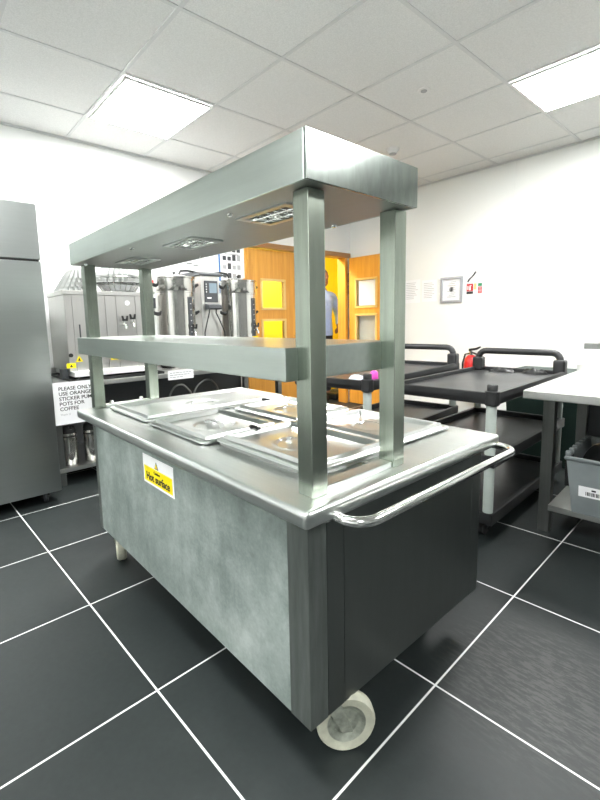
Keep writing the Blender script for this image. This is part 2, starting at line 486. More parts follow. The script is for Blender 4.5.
panel_light(cx_(3), cy_(-3), 'unseen square ceiling light added for illumination at the rear corner behind the viewer')  # another added fill panel, never in view
t = thing('smoke_detector', 'round white smoke detector on the ceiling above the gantry end', 'smoke detector', (-1.52, 2.33, H - .04))
MB().lathe([(.028, -.034), (.03, -.03), (.045, -.012), (.048, 0)], (-1.52, 2.33, H - .0005)).build('detector_base', 'white_plastic', t)
MB().lathe([(.012, -.04), (.026, -.038), (.027, -.032)], (-1.52, 2.33, H - .0015)).build('sensor_cap', 'ink_grey', t)
t = thing('ceiling_sensor', 'small round flush sensor in a ceiling tile nearer than the smoke detector', 'sensor', (-.897, 1.761, H - .012))
MB().lathe([(.034, -.004), (.036, 0)], (-.897, 1.761, H - .0005)).build('sensor_ring', 'white_plastic', t)
MB().lathe([(.010, -.010), (.016, -.008), (.017, -.004)], (-.897, 1.761, H - .001)).build('sensor_eye', 'ink_grey', t)

# ------------------------------------------------------------------ the servery trolley
ZB, ZT, ZC0, ZC1, ZS0, ZS1 = .128, .608, 1.177, 1.257, .832, .896
L, W = 1.25, .695
TR = thing('servery_trolley', 'stainless steel hot servery trolley with overhead heated gantry in the middle of the floor', 'food trolley', (-L / 2, W / 2, 0))
MB().box(-L + .012, -.006, .015, W - .012, ZB + .07, ZT - .03).build('carcass', 'steel_end', TR)
MB().box(-L + .03, -.062, 0, .014, ZB, ZT - .03).build('front_panel', 'panel', TR)
for x0, x1 in ((-.0618, 0), (-L, -L + .0298)):
    MB().box(x0, x1, -.001, .05, ZB - .002, ZT - .03, .002).build('corner_post', 'corner', TR)
    MB().box(x0, x1, W - .05, W, ZB - .002, ZT - .03, .002).build('corner_post', 'steel_end', TR)
MB().box(-.005, .0, .0503, .0995, ZB, ZT - .03, .001).build('end_strip', 'steel_end', TR)
MB().box(-.005, .0, .1005, W - .0503, ZB, ZT - .03, .001).build('end_panel', 'steel_end', TR)
# counter: rolled edge with a raised lip
w = MB().box(-L - .074, .036, -.037, W + .037, ZT - .034, ZT, .012, 4)
w.build('counter_top', 'steel_top', TR)
# posts, base rails, bolts
PW = .041
px0, px1 = -.045, -L - .054
pys = (.018, .272)
for x in (px0, px1):
    pys = (.018, .272) if x == px0 else (.018, .247)
    for y in pys:
        MB().box(x, x + PW, y, y + PW, ZT, ZC0, .002).build('gantry_post', 'steel_v', TR)
    MB().box(x + .004, x + PW - .004, pys[0] + PW, pys[1], ZT, ZT + .014, .002).build('base_rail', 'steel_top', TR)
for x, y, z in ((px0 - .008, .09, ZT), (px0 - .008, .235, ZT), (px1 + PW / 2, .09, ZT + .014), (px1 + PW / 2, .215, ZT + .014)):
    MB().cyl((x, y, z), (x, y, z + .012), .008, None, 6).lathe([(.012, 0), (.012, .003)], (x, y, z)).build('fixing_bolt', 'chrome', TR)
# shelf between the posts
pys = (.018, .272)
w = MB().box(-1.322, -.04, -.012, pys[1] + PW - .002, ZS0, ZS1, .003)
w.build('gantry_shelf', 'steel_front', TR)
# canopy: hollow box, open underneath round a recessed soffit
cx0, cx1, cyA, cyB = -1.330, .026, -.013, .308
w = MB().box(cx0, cx1 - .0065, cyA, cyA + .006, ZC0 - .0, ZC1, .002).box(cx0, cx1 - .0065, cyB - .006, cyB, ZC0, ZC1, .002)
w.box(cx0, cx0 + .006, cyA + .006, cyB - .006, ZC0, ZC1, .001)
w.box(cx0, cx1 - .0065, cyA, cyB, ZC1 - .004, ZC1 + .001, .001)
w.build('canopy', 'steel_front', TR)
MB().box(cx1 - .006, cx1, cyA, cyB, ZC0, ZC1 + .001, .001).build('canopy_end', 'steel_fascia', TR)
lamps = [(-.198, .108), (-.618, .128), (-1.065, .148)]
LW, LD = .080, .043
xs = [cx0 + .006]
w = MB()
z0, z1 = ZC0 + .001, ZC0 + .004
prev = cx0 + .006
for lx, ly in reversed(lamps):
    w.box(prev, lx - LW, cyA + .006, cyB - .006, z0, z1)
    w.box(lx - LW, lx + LW, cyA + .006, ly - LD, z0, z1).box(lx - LW, lx + LW, ly + LD, cyB - .006, z0, z1)
    prev = lx + LW
w.box(prev, cx1 - .006, cyA + .006, cyB - .006, z0, z1)
w.build('canopy_soffit', 'steel_under', TR)
for n, (lx, ly) in enumerate(lamps):
    lp = bpy.data.objects.new('heat_lamp', None); COL.objects.link(lp); lp.parent = TR
    lp.location = Vector((lx + L / 2, ly - W / 2, ZC0)) * S
    w = MB()
    for q in ((-LW - .008, LW + .008, -LD - .008, -LD + .006), (-LW - .008, LW + .008, LD - .006, LD + .008), (-LW - .008, -LW + .008, -LD + .006, LD - .006), (LW - .008, LW + .008, -LD + .006, LD - .006)):
        w.box(lx + q[0], lx + q[1], ly + q[2], ly + q[3], ZC0 - .003, ZC0 + .001)
    w.build('lamp_bezel', 'steel_top', lp)
    # crinkled foil reflector bowl
    NX, NY = 22, 12; vs = []; fs = []
    for j in range(NY + 1):
        for i in range(NX + 1):
            a, b = i / NX * 2 - 1, j / NY * 2 - 1
            depth = .045 * (1 - a ** 4) * (1 - b ** 4)
            jit = .004 * (random.random() - .5) * (abs(a) < 1 and abs(b) < 1) * 2
            vs.append((lx + a * (LW - .002), ly + b * (LD - .002), ZC0 + .002 + depth + jit))
    for j in range(NY):
        for i in range(NX):
            k = j * (NX + 1) + i; fs.append((k, k + 1, k + NX + 2, k + NX + 1))
    w = MB(); w._add(vs, fs); w.build('foil_reflector', 'warm_brass', lp, flat=True)
    MB().tube([(lx - .07, ly, ZC0 + .014), (lx + .07, ly, ZC0 + .014)], .006).build('quartz_tube', 'filter', lp)
    w = MB()
    for i in range(7):
        x = lx - .075 + i * .025
        w.tube([(x, ly - LD, ZC0 - .001), (x, ly + LD, ZC0 - .001)], .0015, 6)
    w.tube([(lx - LW, ly - .015, ZC0 - .0025), (lx + LW, ly - .015, ZC0 - .0025)], .0015, 6).tube([(lx - LW, ly + .015, ZC0 - .0025), (lx + LW, ly + .015, ZC0 - .0025)], .0015, 6)
    w.build('lamp_guard', 'chrome', lp)
for x, y in ((-.255, .022), (-.80, .022), (-1.255, .022), (-.2, .29), (-.85, .29)):
    MB().lathe([(.005, -.006), (.007, -.003), (.007, 0)], (x, y, ZC0 + .001)).build('soffit_screw', 'chrome', TR)
# push bar round the near end
r_ = .05; zb_ = .572
pts = [(.0, .045, zb_), (.03, .045, zb_)]
pts = [(.0, .055, zb_)] + arc((.035, .055 + r_, zb_), r_, -PI / 2, 0, 6, X, Y) + [(.085, .45, zb_)] + arc((.085 - r_, .755 - r_, zb_), r_, 0, PI / 2, 6, X, Y) + [(.0, .755, zb_), (.0, .73, zb_)]
pts = [(.0, .05, zb_), (.02, .05, zb_)] + arc((.035, .05 + r_, zb_), r_, -PI / 2, 0, 6, X, Y)[1:] + [(.085, .4, zb_)] + arc((.035, .735 - r_, zb_), r_, 0, PI / 2, 6, X, Y) + [(.02, .735, zb_), (-.012, .728, zb_), (-.03, .69, zb_)]
MB().tube(pts, .0105, 12).build('push_bar', 'chrome', TR)
MB().cyl((-.001, .05, zb_), (.006, .05, zb_), .019, None, 18, .002).build('bar_flange', 'chrome', TR)
# castors
def castor(x, y, yaw, r=.078, t=.034, tilt=0):
    c = bpy.data.objects.new('castor', None); COL.objects.link(c); c.parent = TR
    c.location = Vector((x + L / 2, y - W / 2, 0)) * S
    a = Vector((-math.sin(yaw), math.cos(yaw), 0)); d = Vector((math.cos(yaw), math.sin(yaw), 0))
    ti = math.radians(tilt); a = a * math.cos(ti) - Z * math.sin(ti)
    o = Vector((x, y, r * math.cos(ti) + t / 2 * math.sin(ti)))
    pr = [(r * .66, -t * .40), (r * .93, -t * .5), (r, -t * .3), (r, t * .3), (r * .93, t * .5), (r * .66, t * .40)]
    MB().lathe(pr, o, a, 36, False).build('tyre', 'wheel', c)
    MB().lathe([(r * .16, -t * .46), (r * .18, -t * .22), (r * .45, -t * .14), (r * .6, -t * .34), (r * .67, -t * .4), (r * .67, t * .4), (r * .6, t * .34), (r * .45, t * .14), (r * .18, t * .22), (r * .16, t * .46)], o, a, 28).build('wheel_hub', 'hub', c)
    w = MB()
    top = Vector((x, y, 0)) - d * .06
    for s in (-1, 1):
        e = a * (s * (t / 2 + .003))
        q = [o + e - d * .012 - Z * .01, o + e + d * .012 - Z * .01, top + e + d * .022 + Z * (ZB + .06), top + e - d * .022 + Z * (ZB + .06)]
        th = a * (s * .004)
        v = [*q, *[p + th for p in q]]
        w._add([tuple(p) for p in v], [(0, 1, 2, 3), (7, 6, 5, 4), (0, 4, 5, 1), (1, 5, 6, 2), (2, 6, 7, 3), (3, 7, 4, 0)])
    w.cyl(o - a * (t / 2 + .008), o + a * (t / 2 + .008), .006, None, 10)
    w.build('castor_fork', 'hub', c)
    MB().cyl(top + Z * (ZB + .0595), top + Z * (ZB + .069), .030, None, 20).build('swivel_plate', 'hub', c)
castor(-.014, .116, math.radians(56), .066, .032)
castor(-1.176, .050, math.radians(160), .085, .036)
castor(-.16, W - .12, math.radians(20))
castor(-1.13, W - .12, math.radians(150))
# warning label on the front panel
lb = bpy.data.objects.new('warning_label', None); COL.objects.link(lb); lb.parent = TR
lb['label'] = 'white and yellow hot surface warning sticker'
lx0, lx1, lz0, lz1 = -.765, -.556, .449, .541
lb.location = Vector(((lx0 + lx1) / 2 + L / 2, -W / 2 - .001, lz0)) * S
MB().box(lx0, lx1, -.0012, .0, lz0, lz1).build('label_backing', 'paper', lb)
yz0, yz1 = lz0 + .008, lz0 + .057
MB().box(lx0 + .008, lx1 - .008, -.0018, -.0011, yz0, yz1).build('yellow_panel', 'yellow', lb)
lcx = (lx0 + lx1) / 2
MB().prism([(-.0125, 0), (.0125, 0), (0, .0225)], .0007, (lcx - .006, -.0013, yz1 + .003), X, Z).build('warning_triangle', 'ink', lb)
MB().prism([(-.0085, 0), (.0085, 0), (0, .0155)], .0007, (lcx - .006, -.0019, yz1 + .0055), X, Z).build('triangle_fill', 'yellow', lb)
MB().text('Caution', .013, (lcx - .004, -.0022, yz1 - .011), X, Z).text('Hot surface', .034, (lcx, -.0022, yz0 + .018), X, Z, bold=.0006).build('lettering', 'ink', lb)
MB().box(-1.205, -1.195, -.0012, 0, .553, .572).build('small_tag', 'paper', TR)

# ------------------------------------------------------------------ pan lids
def lid(label, x0, x1, y0, y1, lift=0., handle_along='x'):
    cx, cy = (x0 + x1) / 2, (y0 + y1) / 2; hw, hd = (x1 - x0) / 2, (y1 - y0) / 2
    t = thing('pan_lid', label, 'lid', (cx, cy, ZT + lift), 0, 'steel lids over the hot wells')
    prof = [(0, .004), (.0005, .009), (.003, .0105), (.018, .0105), (.023, .020), (.031, .0205), (.041, .0065), (.3, .0078)]
    def hgt(e):
        for (a, ha), (b, hb) in zip(prof, prof[1:]):
            if e <= b:
                f = (e - a) / (b - a); f = f * f * (3 - 2 * f) if b > .004 and b < .2 else f
                return ha + (hb - ha) * f
        return prof[-1][1]
    off = [0, .0005, .003, .010, .018, .0195, .021, .023, .027, .031, .034, .0375, .041, .05]
    def ticks(h):
        q = [-h + o for o in off] + [h - o for o in off]
        n = 44
        q += [(-h + .055) + (2 * h - .11) * i / n for i in range(n + 1)]
        return sorted(set(round(v, 5) for v in q))
    xs, ys = ticks(hw), ticks(hd); RC = .022
    vs = []; nx = len(xs)
    for y in ys:
        for x in xs:
            ax, ay = hw - abs(x), hd - abs(y)
            px, py = x, y
            if ax < RC and ay < RC:        # rounded corner: pull points onto the arc family
                m = min(ax, ay); rr = RC - m
                ang = math.atan2(RC - ay, RC - ax)
                px = math.copysign(hw - RC + rr * math.cos(ang), x); py = math.copysign(hd - RC + rr * math.sin(ang), y)
            e = min(ax, ay)
            z = hgt(e)
            d = math.hypot(x, y)
            if d < .075:
                f = min(1, max(0, (.066 - d) / .012)); z -= .0062 * f * f * (3 - 2 * f)
                f2 = max(0, 1 - abs(d - .069) / .006); z += .0028 * f2
            vs.append((cx + px, cy + py, ZT + lift + z))
    fs = [(j * nx + i, j * nx + i + 1, (j + 1) * nx + i + 1, (j + 1) * nx + i) for j in range(len(ys) - 1) for i in range(nx - 1)]
    w = MB(); w._add(vs, fs)
    ring = [i for i in range(nx)] + [j * nx + nx - 1 for j in range(1, len(ys))] + [(len(ys) - 1) * nx + i for i in range(nx - 2, -1, -1)] + [j * nx for j in range(len(ys) - 2, 0, -1)]
    w.bm.verts.ensure_lookup_table()
    try: w.bm.faces.new([w.bm.verts[i] for i in reversed(ring)])
    except ValueError: pass
    w.build('lid_plate', 'steel_lid', t)
    MB().box(x0 + .012, x1 - .012, y0 + .012, y1 - .012, ZT + .0002, ZT + lift + .0038).build('lid_flange', 'steel_under', t)
    zz = ZT + lift + .0025
    u, v = (X, Y) if handle_along == 'x' else (Y, X)
    c = Vector((cx, cy, zz)); pts = []
    prof2 = [(-.062, .0005), (-.05, .001), (-.042, .012), (-.02, .017), (.02, .017), (.042, .012), (.05, .001), (.062, .0005)]
    w = MB(); vs = []
    for a, h in prof2:
        for s in (-.0085, .0085):
            for k in (0, .0022): vs.append(tuple(c + u * a + v * s + Z * (h + k)))
    fs = []
    for i in range(len(prof2) - 1):
        a, b = i * 4, i * 4 + 4
        fs += [(a, b, b + 2, a + 2), (a + 1, a + 3, b + 3, b + 1), (a, a + 1, b + 1, b), (a + 2, b + 2, b + 3, a + 3)]
    fs += [(0, 2, 3, 1), (len(vs) - 4, len(vs) - 3, len(vs) - 1, len(vs) - 2)]
    w._add(vs, fs); w.build('lid_handle', 'steel_lid', t)
    return t
lid('largest steel lid, spanning the far left end of the counter', -1.235, -.872, .058, .705, 0, 'y')
lid('front steel lid between the largest lid and the raised lid beside the near post', -.845, -.475, .055, .345)
lid('front steel lid with a black spoon tip, its front edge raised, beside the near post', -.468, -.072, .082, .372, .010)
lid('rear middle steel lid reflecting the orange doors, behind a black spoon tip', -.845, -.475, .392, .69)
lid('rear steel lid at the right end of the counter behind the second post', -.462, -.095, .395, .69)
def spoon(label, x, y, z):
    t = thing('serving_spoon', label, 'spoon', (x, y, z), 0, 'black spoons under the lids')
    MB().tube([(x - .016, y, z + .005), (x - .010, y, z + .006), (x, y + .002, z + .0062), (x + .022, y + .005, z + .006)], [.005, .0062, .0058, .0045], 10).build('handle_grip', 'black', t)
    MB().lathe([(.006, 0), (.0085, .003), (.0085, .007), (.005, .010)], (x - .010, y, z + .0018)).build('handle_tip', 'black', t)
spoon('black spoon tip poking from under the left edge of the raised front lid', -.447, .205, ZT + .0255)
spoon('black spoon tip on the left edge of the rear middle lid with orange reflections', -.835, .545, ZT + .0155)

# ------------------------------------------------------------------ left wall: fridge, work table and what stands on it
FX, FY0, FY1, FZ0, FZ1 = -1.98, -.67, .03, .064, 1.546
t = thing('upright_fridge', 'tall brushed steel upright fridge against the left wall', 'fridge', (-2.36, -.32, 0))
MB().box(-2.76, FX - .03, FY0, FY1, FZ0, FZ1, .003).build('fridge_body', 'fridge', t)
MB().box(FX - .0295, FX, FY0 + .001, FY1, 1.276, FZ1, .004).build('control_fascia', 'fridge', t)
dr = MB().box(FX - .0295, FX, FY0 + .001, FY1, FZ0 + .002, 1.266, .004).build('fridge_door', 'fridge', t)
MB().box(FX - .001, FX + .014, FY0 + .02, FY0 + .045, .55, .95, .004).build('door_handle', 'charcoal', dr)
MB().box(FX - .06, FX - .012, FY0 + .01, FY1 - .01, 1.2665, 1.2755).build('door_gasket', 'rubber', t)
for x, y in ((-2.05, -.035), (-2.05, FY0 + .06), (-2.7, -.04), (-2.7, FY0 + .06)):
    c = bpy.data.objects.new('fridge_castor', None); COL.objects.link(c); c.parent = t; c.location = (Vector((x, y, 0)) - Vector((-2.36, -.32, 0))) * S
    MB().lathe([(.012, -.009), (.028, -.009), (.031, -.006), (.031, .006), (.028, .009), (.012, .009)], (x, y, .031), Vector((.3, 1, 0)), 24).build('castor_wheel', 'charcoal', c)
    MB().prism([(-.018, .03), (-.012, .03), (-.012, .07), (.012, .07), (.012, .03), (.018, .03), (.018, FZ0), (-.018, FZ0)], .03, (x - .015, y, 0), Y, Z).build('castor_bracket', 'chrome', c)

TX0, TX1, TY0, TY1, TZ = -2.78, -2.2, .072, 1.80, .612
t = thing('work_table', 'long steel work table along the left wall under the boiler and coffee urns', 'table', (-2.49, .86, 0))
MB().box(TX0, TX1, TY0, TY1, TZ - .03, TZ, .004).build('table_top', 'table_steel', t)
for x in (TX0 + .03, TX1 - .07):
    for y in (TY0 + .005, TY1 - .05):
        MB().box(x, x + .04, y, y + .04, .0, TZ - .03, .002).build('table_leg', 'leg_steel', t)
MB().box(TX0 + .02, TX1 - .02, TY0 + .004, TY1 - .008, .082, .106, .003).build('undershelf', 'table_steel', t)
MB().box(TX0, TX0 + .012, TY0, TY1, TZ, TZ + .05, .002).build('upstand', 'table_steel', t)
MB().box(TX0 + .005, TX0 + .012, TY0 + .05, TY1 - .05, .107, TZ - .031).build('dark_fill_panel', 'charcoal', t)  # dark sheet added to stand in for the shade under the table

def flask(x, y, label):
    f = thing('pump_flask', label, 'flask', (x, y, .106), 0, 'steel pump flasks under the table')
    b = Vector((x, y, .1065))
    MB().lathe([(.041, 0), (.044, .004), (.044, .185), (.040, .2)], b).build('flask_body', 'urn', f)
    MB().lathe([(.042, .196), (.043, .2), (.043, .215), (.034, .235), (.026, .24)], b).build('flask_cap', 'black', f)
    MB().tube([b + Vector((.02, 0, .235)), b + Vector((.05, 0, .24)), b + Vector((.058, 0, .225))], .008).build('spout', 'black', f)
    w = MB().lathe([(.0445, .172), (.0445, .182)], b, Z, 28); w.build('flask_band', 'black', f)
flask(-2.30, .163, 'small steel pump flask on the undershelf next to the table leg')
flask(-2.30, .290, 'small steel pump flask on the undershelf nearer the trolley')

# paper sign hung from the table edge
def textsign(name, label, cat, x, y0, y1, z0, z1, lines, small=None):
    s = thing(name, label, cat, (x, (y0 + y1) / 2, z0))
    MB().box(x, x + .0012, y0, y1, z0, z1).build('sheet', 'paper', s)
    w = MB(); ink = 'ink'
    for body, size, yy, zz in lines: w.text(body, size, (x + .0016, yy, zz), Y, Z, .0004, 'LEFT', .0004)
    if lines: w.build('lettering', ink, s)
    return s
sy = .105
sgn = textsign('paper_sign', 'white paper sign about coffee pots hanging from the table edge', 'sign', TX1 + .0006, .073, .325, .375, .622,
         [(tx, .0295, sy, .583 - .0295 * k) for k, tx in enumerate(('PLEASE ONLY', 'USE ORANGE', 'STICKER PUMP', 'POTS FOR', 'COFFEE'))])
MB().text('Thank U', .016, (TX1 + .0022, sy, .433), Y, Z, .0004, 'LEFT').build('small_lettering', 'ink_grey', sgn)
s2 = textsign('paper_label', 'small white paper label on the table edge below the coffee urn', 'label', TX1 + .0006, .775, .965, .566, .628, [])
w = MB()
for zz, rows in ((.612, 7), (.597, 6), (.582, 4)):
    y = .79
    for k in range(rows):
        q = .012 + .014 * random.random(); w.box(TX1 + .0017, TX1 + .0022, y, y + q, zz - .003, zz + .003); y += q + .005
w.build('lettering', 'ink_grey', s2)

# water boiler on a black tray
t = tag(MB().box(-2.72, -2.215, .185, .76, TZ + .0005, TZ + .008, .002).box(-2.72, -2.215, .185, .19, TZ + .006, TZ + .016).box(-2.22, -2.215, .185, .76, TZ + .006, TZ + .016)
        .box(-2.72, -2.715, .185, .76, TZ + .006, TZ + .016).box(-2.72, -2.215, .755, .76, TZ + .006, TZ + .016).build('drip_tray', 'black'), 'flat black tray beneath the steel water boiler', 'tray')
BX0, BX1, BY0, BY1, BZ0, BZ1 = -2.72, -2.34, .212, .695, .665, 1.155
t = thing('water_boiler', 'boxy steel water boiler with seamed panels on the work table', 'boiler', (-2.53, .46, TZ + .0085))
MB().box(BX0 + .01, BX1 - .006, BY0 + .006, BY1 - .006, BZ0, BZ1 - .02).build('boiler_body', 'boiler', t)
ys_ = [BY0, .253, .38, .447, .515, .64, BY1]
for a, b in zip(ys_, ys_[1:]):
    MB().box(BX1 - .0058, BX1, a + .0015, b - .0015, BZ0, BZ1 - .028, .001).build('front_panel', 'boiler', t)
for a, b in ((BY0, BY0 + .0058), (BY1 - .0058, BY1)): MB().box(BX0, BX1 - .006, a, b, BZ0, BZ1 - .028).build('side_panel', 'boiler', t)
MB().box(BX0 - .002, BX1 + .006, BY0 - .006, BY1 + .006, BZ1 - .026, BZ1, .003).build('boiler_lid', 'boiler', t)
MB().box(BX0, BX1 + .055, BY0 + .01, BY1 + .02, TZ + .022, BZ0 - .0005, .003).build('base_tray', 'white_plastic', t)
for x in (BX0 + .03, BX1 + .02):
    for y in (BY0 + .03, BY1 - .02):
        MB().cyl((x, y, TZ + .0085), (x, y, TZ + .0225), .016).build('foot', 'black', t)
MB().box(BX1 - .10, BX1 - .03, BY0 - .035, BY0 - .0005, TZ + .0085, BZ0 + .015, .004).build('side_plug', 'charcoal', t)
def tap(x, y, z, par):
    w = MB().tube([(x - .002, y, z), (x + .03, y, z), (x + .042, y, z - .006), (x + .045, y, z - .03)], .009, 10)
    w.cyl((x + .03, y, z), (x + .03, y, z + .022), .007)
    tp = w.build('tap', 'chrome', par)
    MB().prism([(-.016, .022), (.016, .022), (.02, .055), (.011, .055), (.007, .034), (-.007, .034), (-.011, .055), (-.02, .055)], .01, (x + .025, y, z), Y, Z).build('tap_lever', 'black', tp)
tap(BX1, .556, .945, t); tap(BX1, .607, .955, t)
MB().lathe([(.016, 0), (.016, .003)], (BX1 - .0005, .588, 1.083), X).build('badge', 'paper', t)
MB().box(BX1, BX1 + .0008, .578, .598, 1.079, 1.086).build('badge_mark', 'ink', t)
MB().lathe([(.012, 0), (.012, .01), (.009, .013)], (BX1 - .0005, .224, .765), X).build('drain_plug', 'black', t)
MB().box(BX1 - .0005, BX1 + .003, .284, .292, .87, .95, .001).build('level_slot', 'charcoal', t)
for y, z in ((.222, .702), (.363, .742), (.485, .735)):
    MB().box(BX1, BX1 + .001, y - .026, y + .026, z - .015, z + .015).build('yellow_sticker', 'yellow', t)
    MB().prism([(-.01, 0), (.01, 0), (0, .017)], .0006, (BX1 + .0012, y, z - .009), Y, Z).build('sticker_symbol', 'ink', t)
MB().prism([(-.022, 0), (.022, 0), (0, .038)], .001, (BX1 + .0002, .27, .722), Y, Z).build('warning_triangle', 'yellow', t)
MB().prism([(-.008, 0), (.008, 0), (0, .02)], .0006, (BX1 + .0014, .27, .728), Y, Z).build('triangle_symbol', 'ink', t)

# fluted coffee filters in a wire basket on the boiler; a second pile beside it
def fluted(w, c, r0, r1, h, z0, n=36, tilt=None, amp=.06):
    NR = 9; vs = []; fs = []; m = n * 4
    for k in range(NR + 1):
        f = k / NR; r = r0 + (r1 - r0) * f; z = z0 + h * f ** 1.6
        for i in range(m):
            a = 2 * PI * i / m
            rr = r * (1 + amp * f * math.cos(n * a))
            p = Vector((math.cos(a) * rr, math.sin(a) * rr, z))
            if tilt is not None: p = tilt @ p
            vs.append(tuple(Vector(c) + p))
    for k in range(NR):
        fs += [(k * m + i, k * m + (i + 1) % m, (k + 1) * m + (i + 1) % m, (k + 1) * m + i) for i in range(m)]
    fs.append(tuple(range(m)))
    w._add(vs, fs)
bc = Vector((-2.48, .595, BZ1 + .0005))
t = thing('wire_basket', 'low wire basket holding white coffee filters on top of the boiler', 'basket', bc)
w = MB(); q = [(.10, .004), (.165, .095)]
for r, z in ((.10, .004), (.135, .05), (.165, .095)):
    MB().tube([bc + Vector((math.cos(2 * PI * i / 32) * r, math.sin(2 * PI * i / 32) * r, z)) for i in range(32)], .0035, 8, True).build('basket_ring', 'chrome', t)
for i in range(22):
    a = 2 * PI * i / 22
    w.tube([bc + Vector((math.cos(a) * r, math.sin(a) * r, z)) for r, z in ((.10, .004), (.135, .05), (.165, .095))], .0022, 6)
w.build('basket_wires', 'chrome', t)
t = thing('coffee_filters', 'domed stack of fluted white coffee filters inside the wire basket', 'coffee filters', bc + Z * .009)
w = MB()
for k in range(4): fluted(w, bc, .05, .165 - .006 * k, -.085, .145 + .016 * k, 26, None, .09)
w.build('filter_papers', 'filter', t)
MB().lathe([(.085, .009), (.095, .012), (.130, .058), (.1, .056)], bc).build('filter_cup', 'paper', t)
c2 = Vector((-2.50, .325, BZ1 + .0005))
t = thing('coffee_filters', 'loose pile of fluted white coffee filters left of the wire basket', 'coffee filters', c2)
w = MB()
for k in range(4): fluted(w, c2 + Vector((0, .010 * k, 0)), .06 - .003 * k, .115 - .006 * k, -.06, .0615 + .026 * k, 22, None, .10)
w.build('filter_papers', 'filter', t)

# emergency stop and switch on the wall
t = thing('emergency_stop', 'red emergency stop button on a white box on the left wall beside the boiler', 'switch', (XW + .03, .975, 1.19))
MB().box(XW + .0005, XW + .05, .93, 1.02, 1.19, 1.31, .004).build('switch_box', 'white_plastic', t)
MB().lathe([(.018, 0), (.018, .02), (.034, .022), (.036, .03), (.03, .042), (.015, .047)], (XW + .05, .972, 1.262), X).build('stop_button', 'red', t)
t = thing('isolator_switch', 'dark rotary isolator in a grey box under the emergency stop', 'switch', (XW + .03, .975, 1.04))
MB().box(XW + .0005, XW + .045, .93, 1.02, 1.04, 1.175, .004).build('isolator_box', 'white_plastic', t)
MB().box(XW + .045, XW + .06, .945, 1.0, 1.065, 1.145, .004).build('isolator_knob', 'charcoal', t)

# coffee urns and the brewing unit between them
def urn(y, label):
    x = -2.45; r = .138; z = TZ
    t = thing('coffee_urn', label, 'urn', (x, y, z + .0005), 0, 'bulk coffee urns')
    b = Vector((x, y, z + .0005))
    MB().lathe([(.125, 0), (.125, .012), (r, .014), (r, .55), (r + .004, .552), (r + .004, .56)], b, Z, 44).build('urn_body', 'urn', t)
    ld = MB().lathe([(r + .004, .5605), (r + .006, .565), (r + .006, .648), (r + .012, .652), (r + .012, .66), (r - .01, .667), (.05, .682), (.02, .684)], b, Z, 40).build('urn_lid', 'urn', t)
    MB().lathe([(.006, .683), (.006, .69), (.012, .693), (.012, .698), (.008, .702)], b, Z, 16).build('lid_knob', 'black', ld)
    for s in (-1, 1):
        for zz in (.40, .60):
            MB().tube([b + Vector((.0, s * (r + .0), zz)), b + Vector((.0, s * (r + .025), zz + .006)), b + Vector((0, s * (r + .05), zz + .02))], [.014, .013, .010], 10).build('side_handle', 'black', t)
    a = math.radians(-2); d = Vector((math.cos(a), math.sin(a), 0))
    sg = Vector((x, y + .045, z)); xx = x + math.sqrt(r * r - .045 ** 2)
    MB().box(xx - .004, xx + .012, y + .03, y + .058, z + .22, z + .52, .003).build('sight_glass', 'charcoal', t)
    w = MB()
    for k in range(6): w.lathe([(.003, 0), (.003, .001)], (xx + .012, y + .044, z + .27 + .04 * k), X, 10)
    w.build('level_marks', 'paper', t)
    tap(x + r * .9, y + .062, z + .27, t)
    MB().box(xx + .002, xx + .004, y + .005, y + .085, z + .205, z + .218).build('yellow_sticker', 'yellow', t)
urn(.985, 'steel coffee urn to the left of the brewing unit, nearer the boiler')
urn(1.54, 'steel coffee urn to the right of the brewing unit, nearer the doors')
t = thing('coffee_brewer', 'grey coffee brewing unit with dark control panel between two steel urns', 'coffee machine', (-2.60, 1.25, TZ + .0005))
b0x, b1x, by0, by1 = -2.74, -2.43, 1.185, 1.35
MB().box(b0x, b1x, by0, by1, TZ + .0005, 1.30, .008).build('brewer_body', 'boiler', t)
MB().prism([(b0x - .0, 1.30), (b1x + .02, 1.30), (b1x + .02, 1.312), (b1x - .05, 1.332), (b0x, 1.332)], .215, (0, by1 + .03, 0), X, Z, .002).build('brewer_top', 'charcoal', t)
cp = MB().box(b1x - .0005, b1x + .008, by0 + .03, by1 - .02, 1.10, 1.262, .003).build('control_panel', 'charcoal', t)
MB().box(b1x + .008, b1x + .0092, by0 + .07, by1 - .03, 1.17, 1.245).build('display', 'screen', cp)
w = MB()
for k in range(4): w.lathe([(.004, 0), (.004, .0015)], (b1x + .0078, by0 + .045, 1.178 + .019 * k), X, 10)
w.build('keypad', 'paper', cp)
MB().box(b1x + .008, b1x + .0092, by0 + .05, by0 + .085, 1.128, 1.138).build('maker_plate', 'paper', cp)
MB().prism([(0, 0), (.05, -.012), (.06, -.034), (.05, -.045), (0, -.045)], .115, (b1x, by1 - .018, 1.09), X, Z, .003).build('outlet_hood', 'charcoal', t)
for ya, yb in ((by0 + .05, by0 + .0), (by0 + .11, by1 + .01)):
    MB().tube([(b1x + .03, ya, 1.046), (b1x + .03, ya - .002, 1.02), (b1x + .032, (ya + yb) / 2, .95), (b1x + .035, yb, .87), (b1x + .037, yb, .62)], .005, 8).build('outlet_hose', 'black', t)
for s, ye in ((-1, 1.03), (1, 1.47)):
    ys0 = by0 + .02 if s < 0 else by1 - .02
    MB().tube([(-2.50, ys0, 1.315), (-2.50, ys0 + s * .02, 1.328), (-2.49, (ys0 + ye) / 2, 1.335), (-2.475, ye - s * .02, 1.328), (-2.47, ye, 1.296)], .008, 10).build('brew_arm', 'black', t)
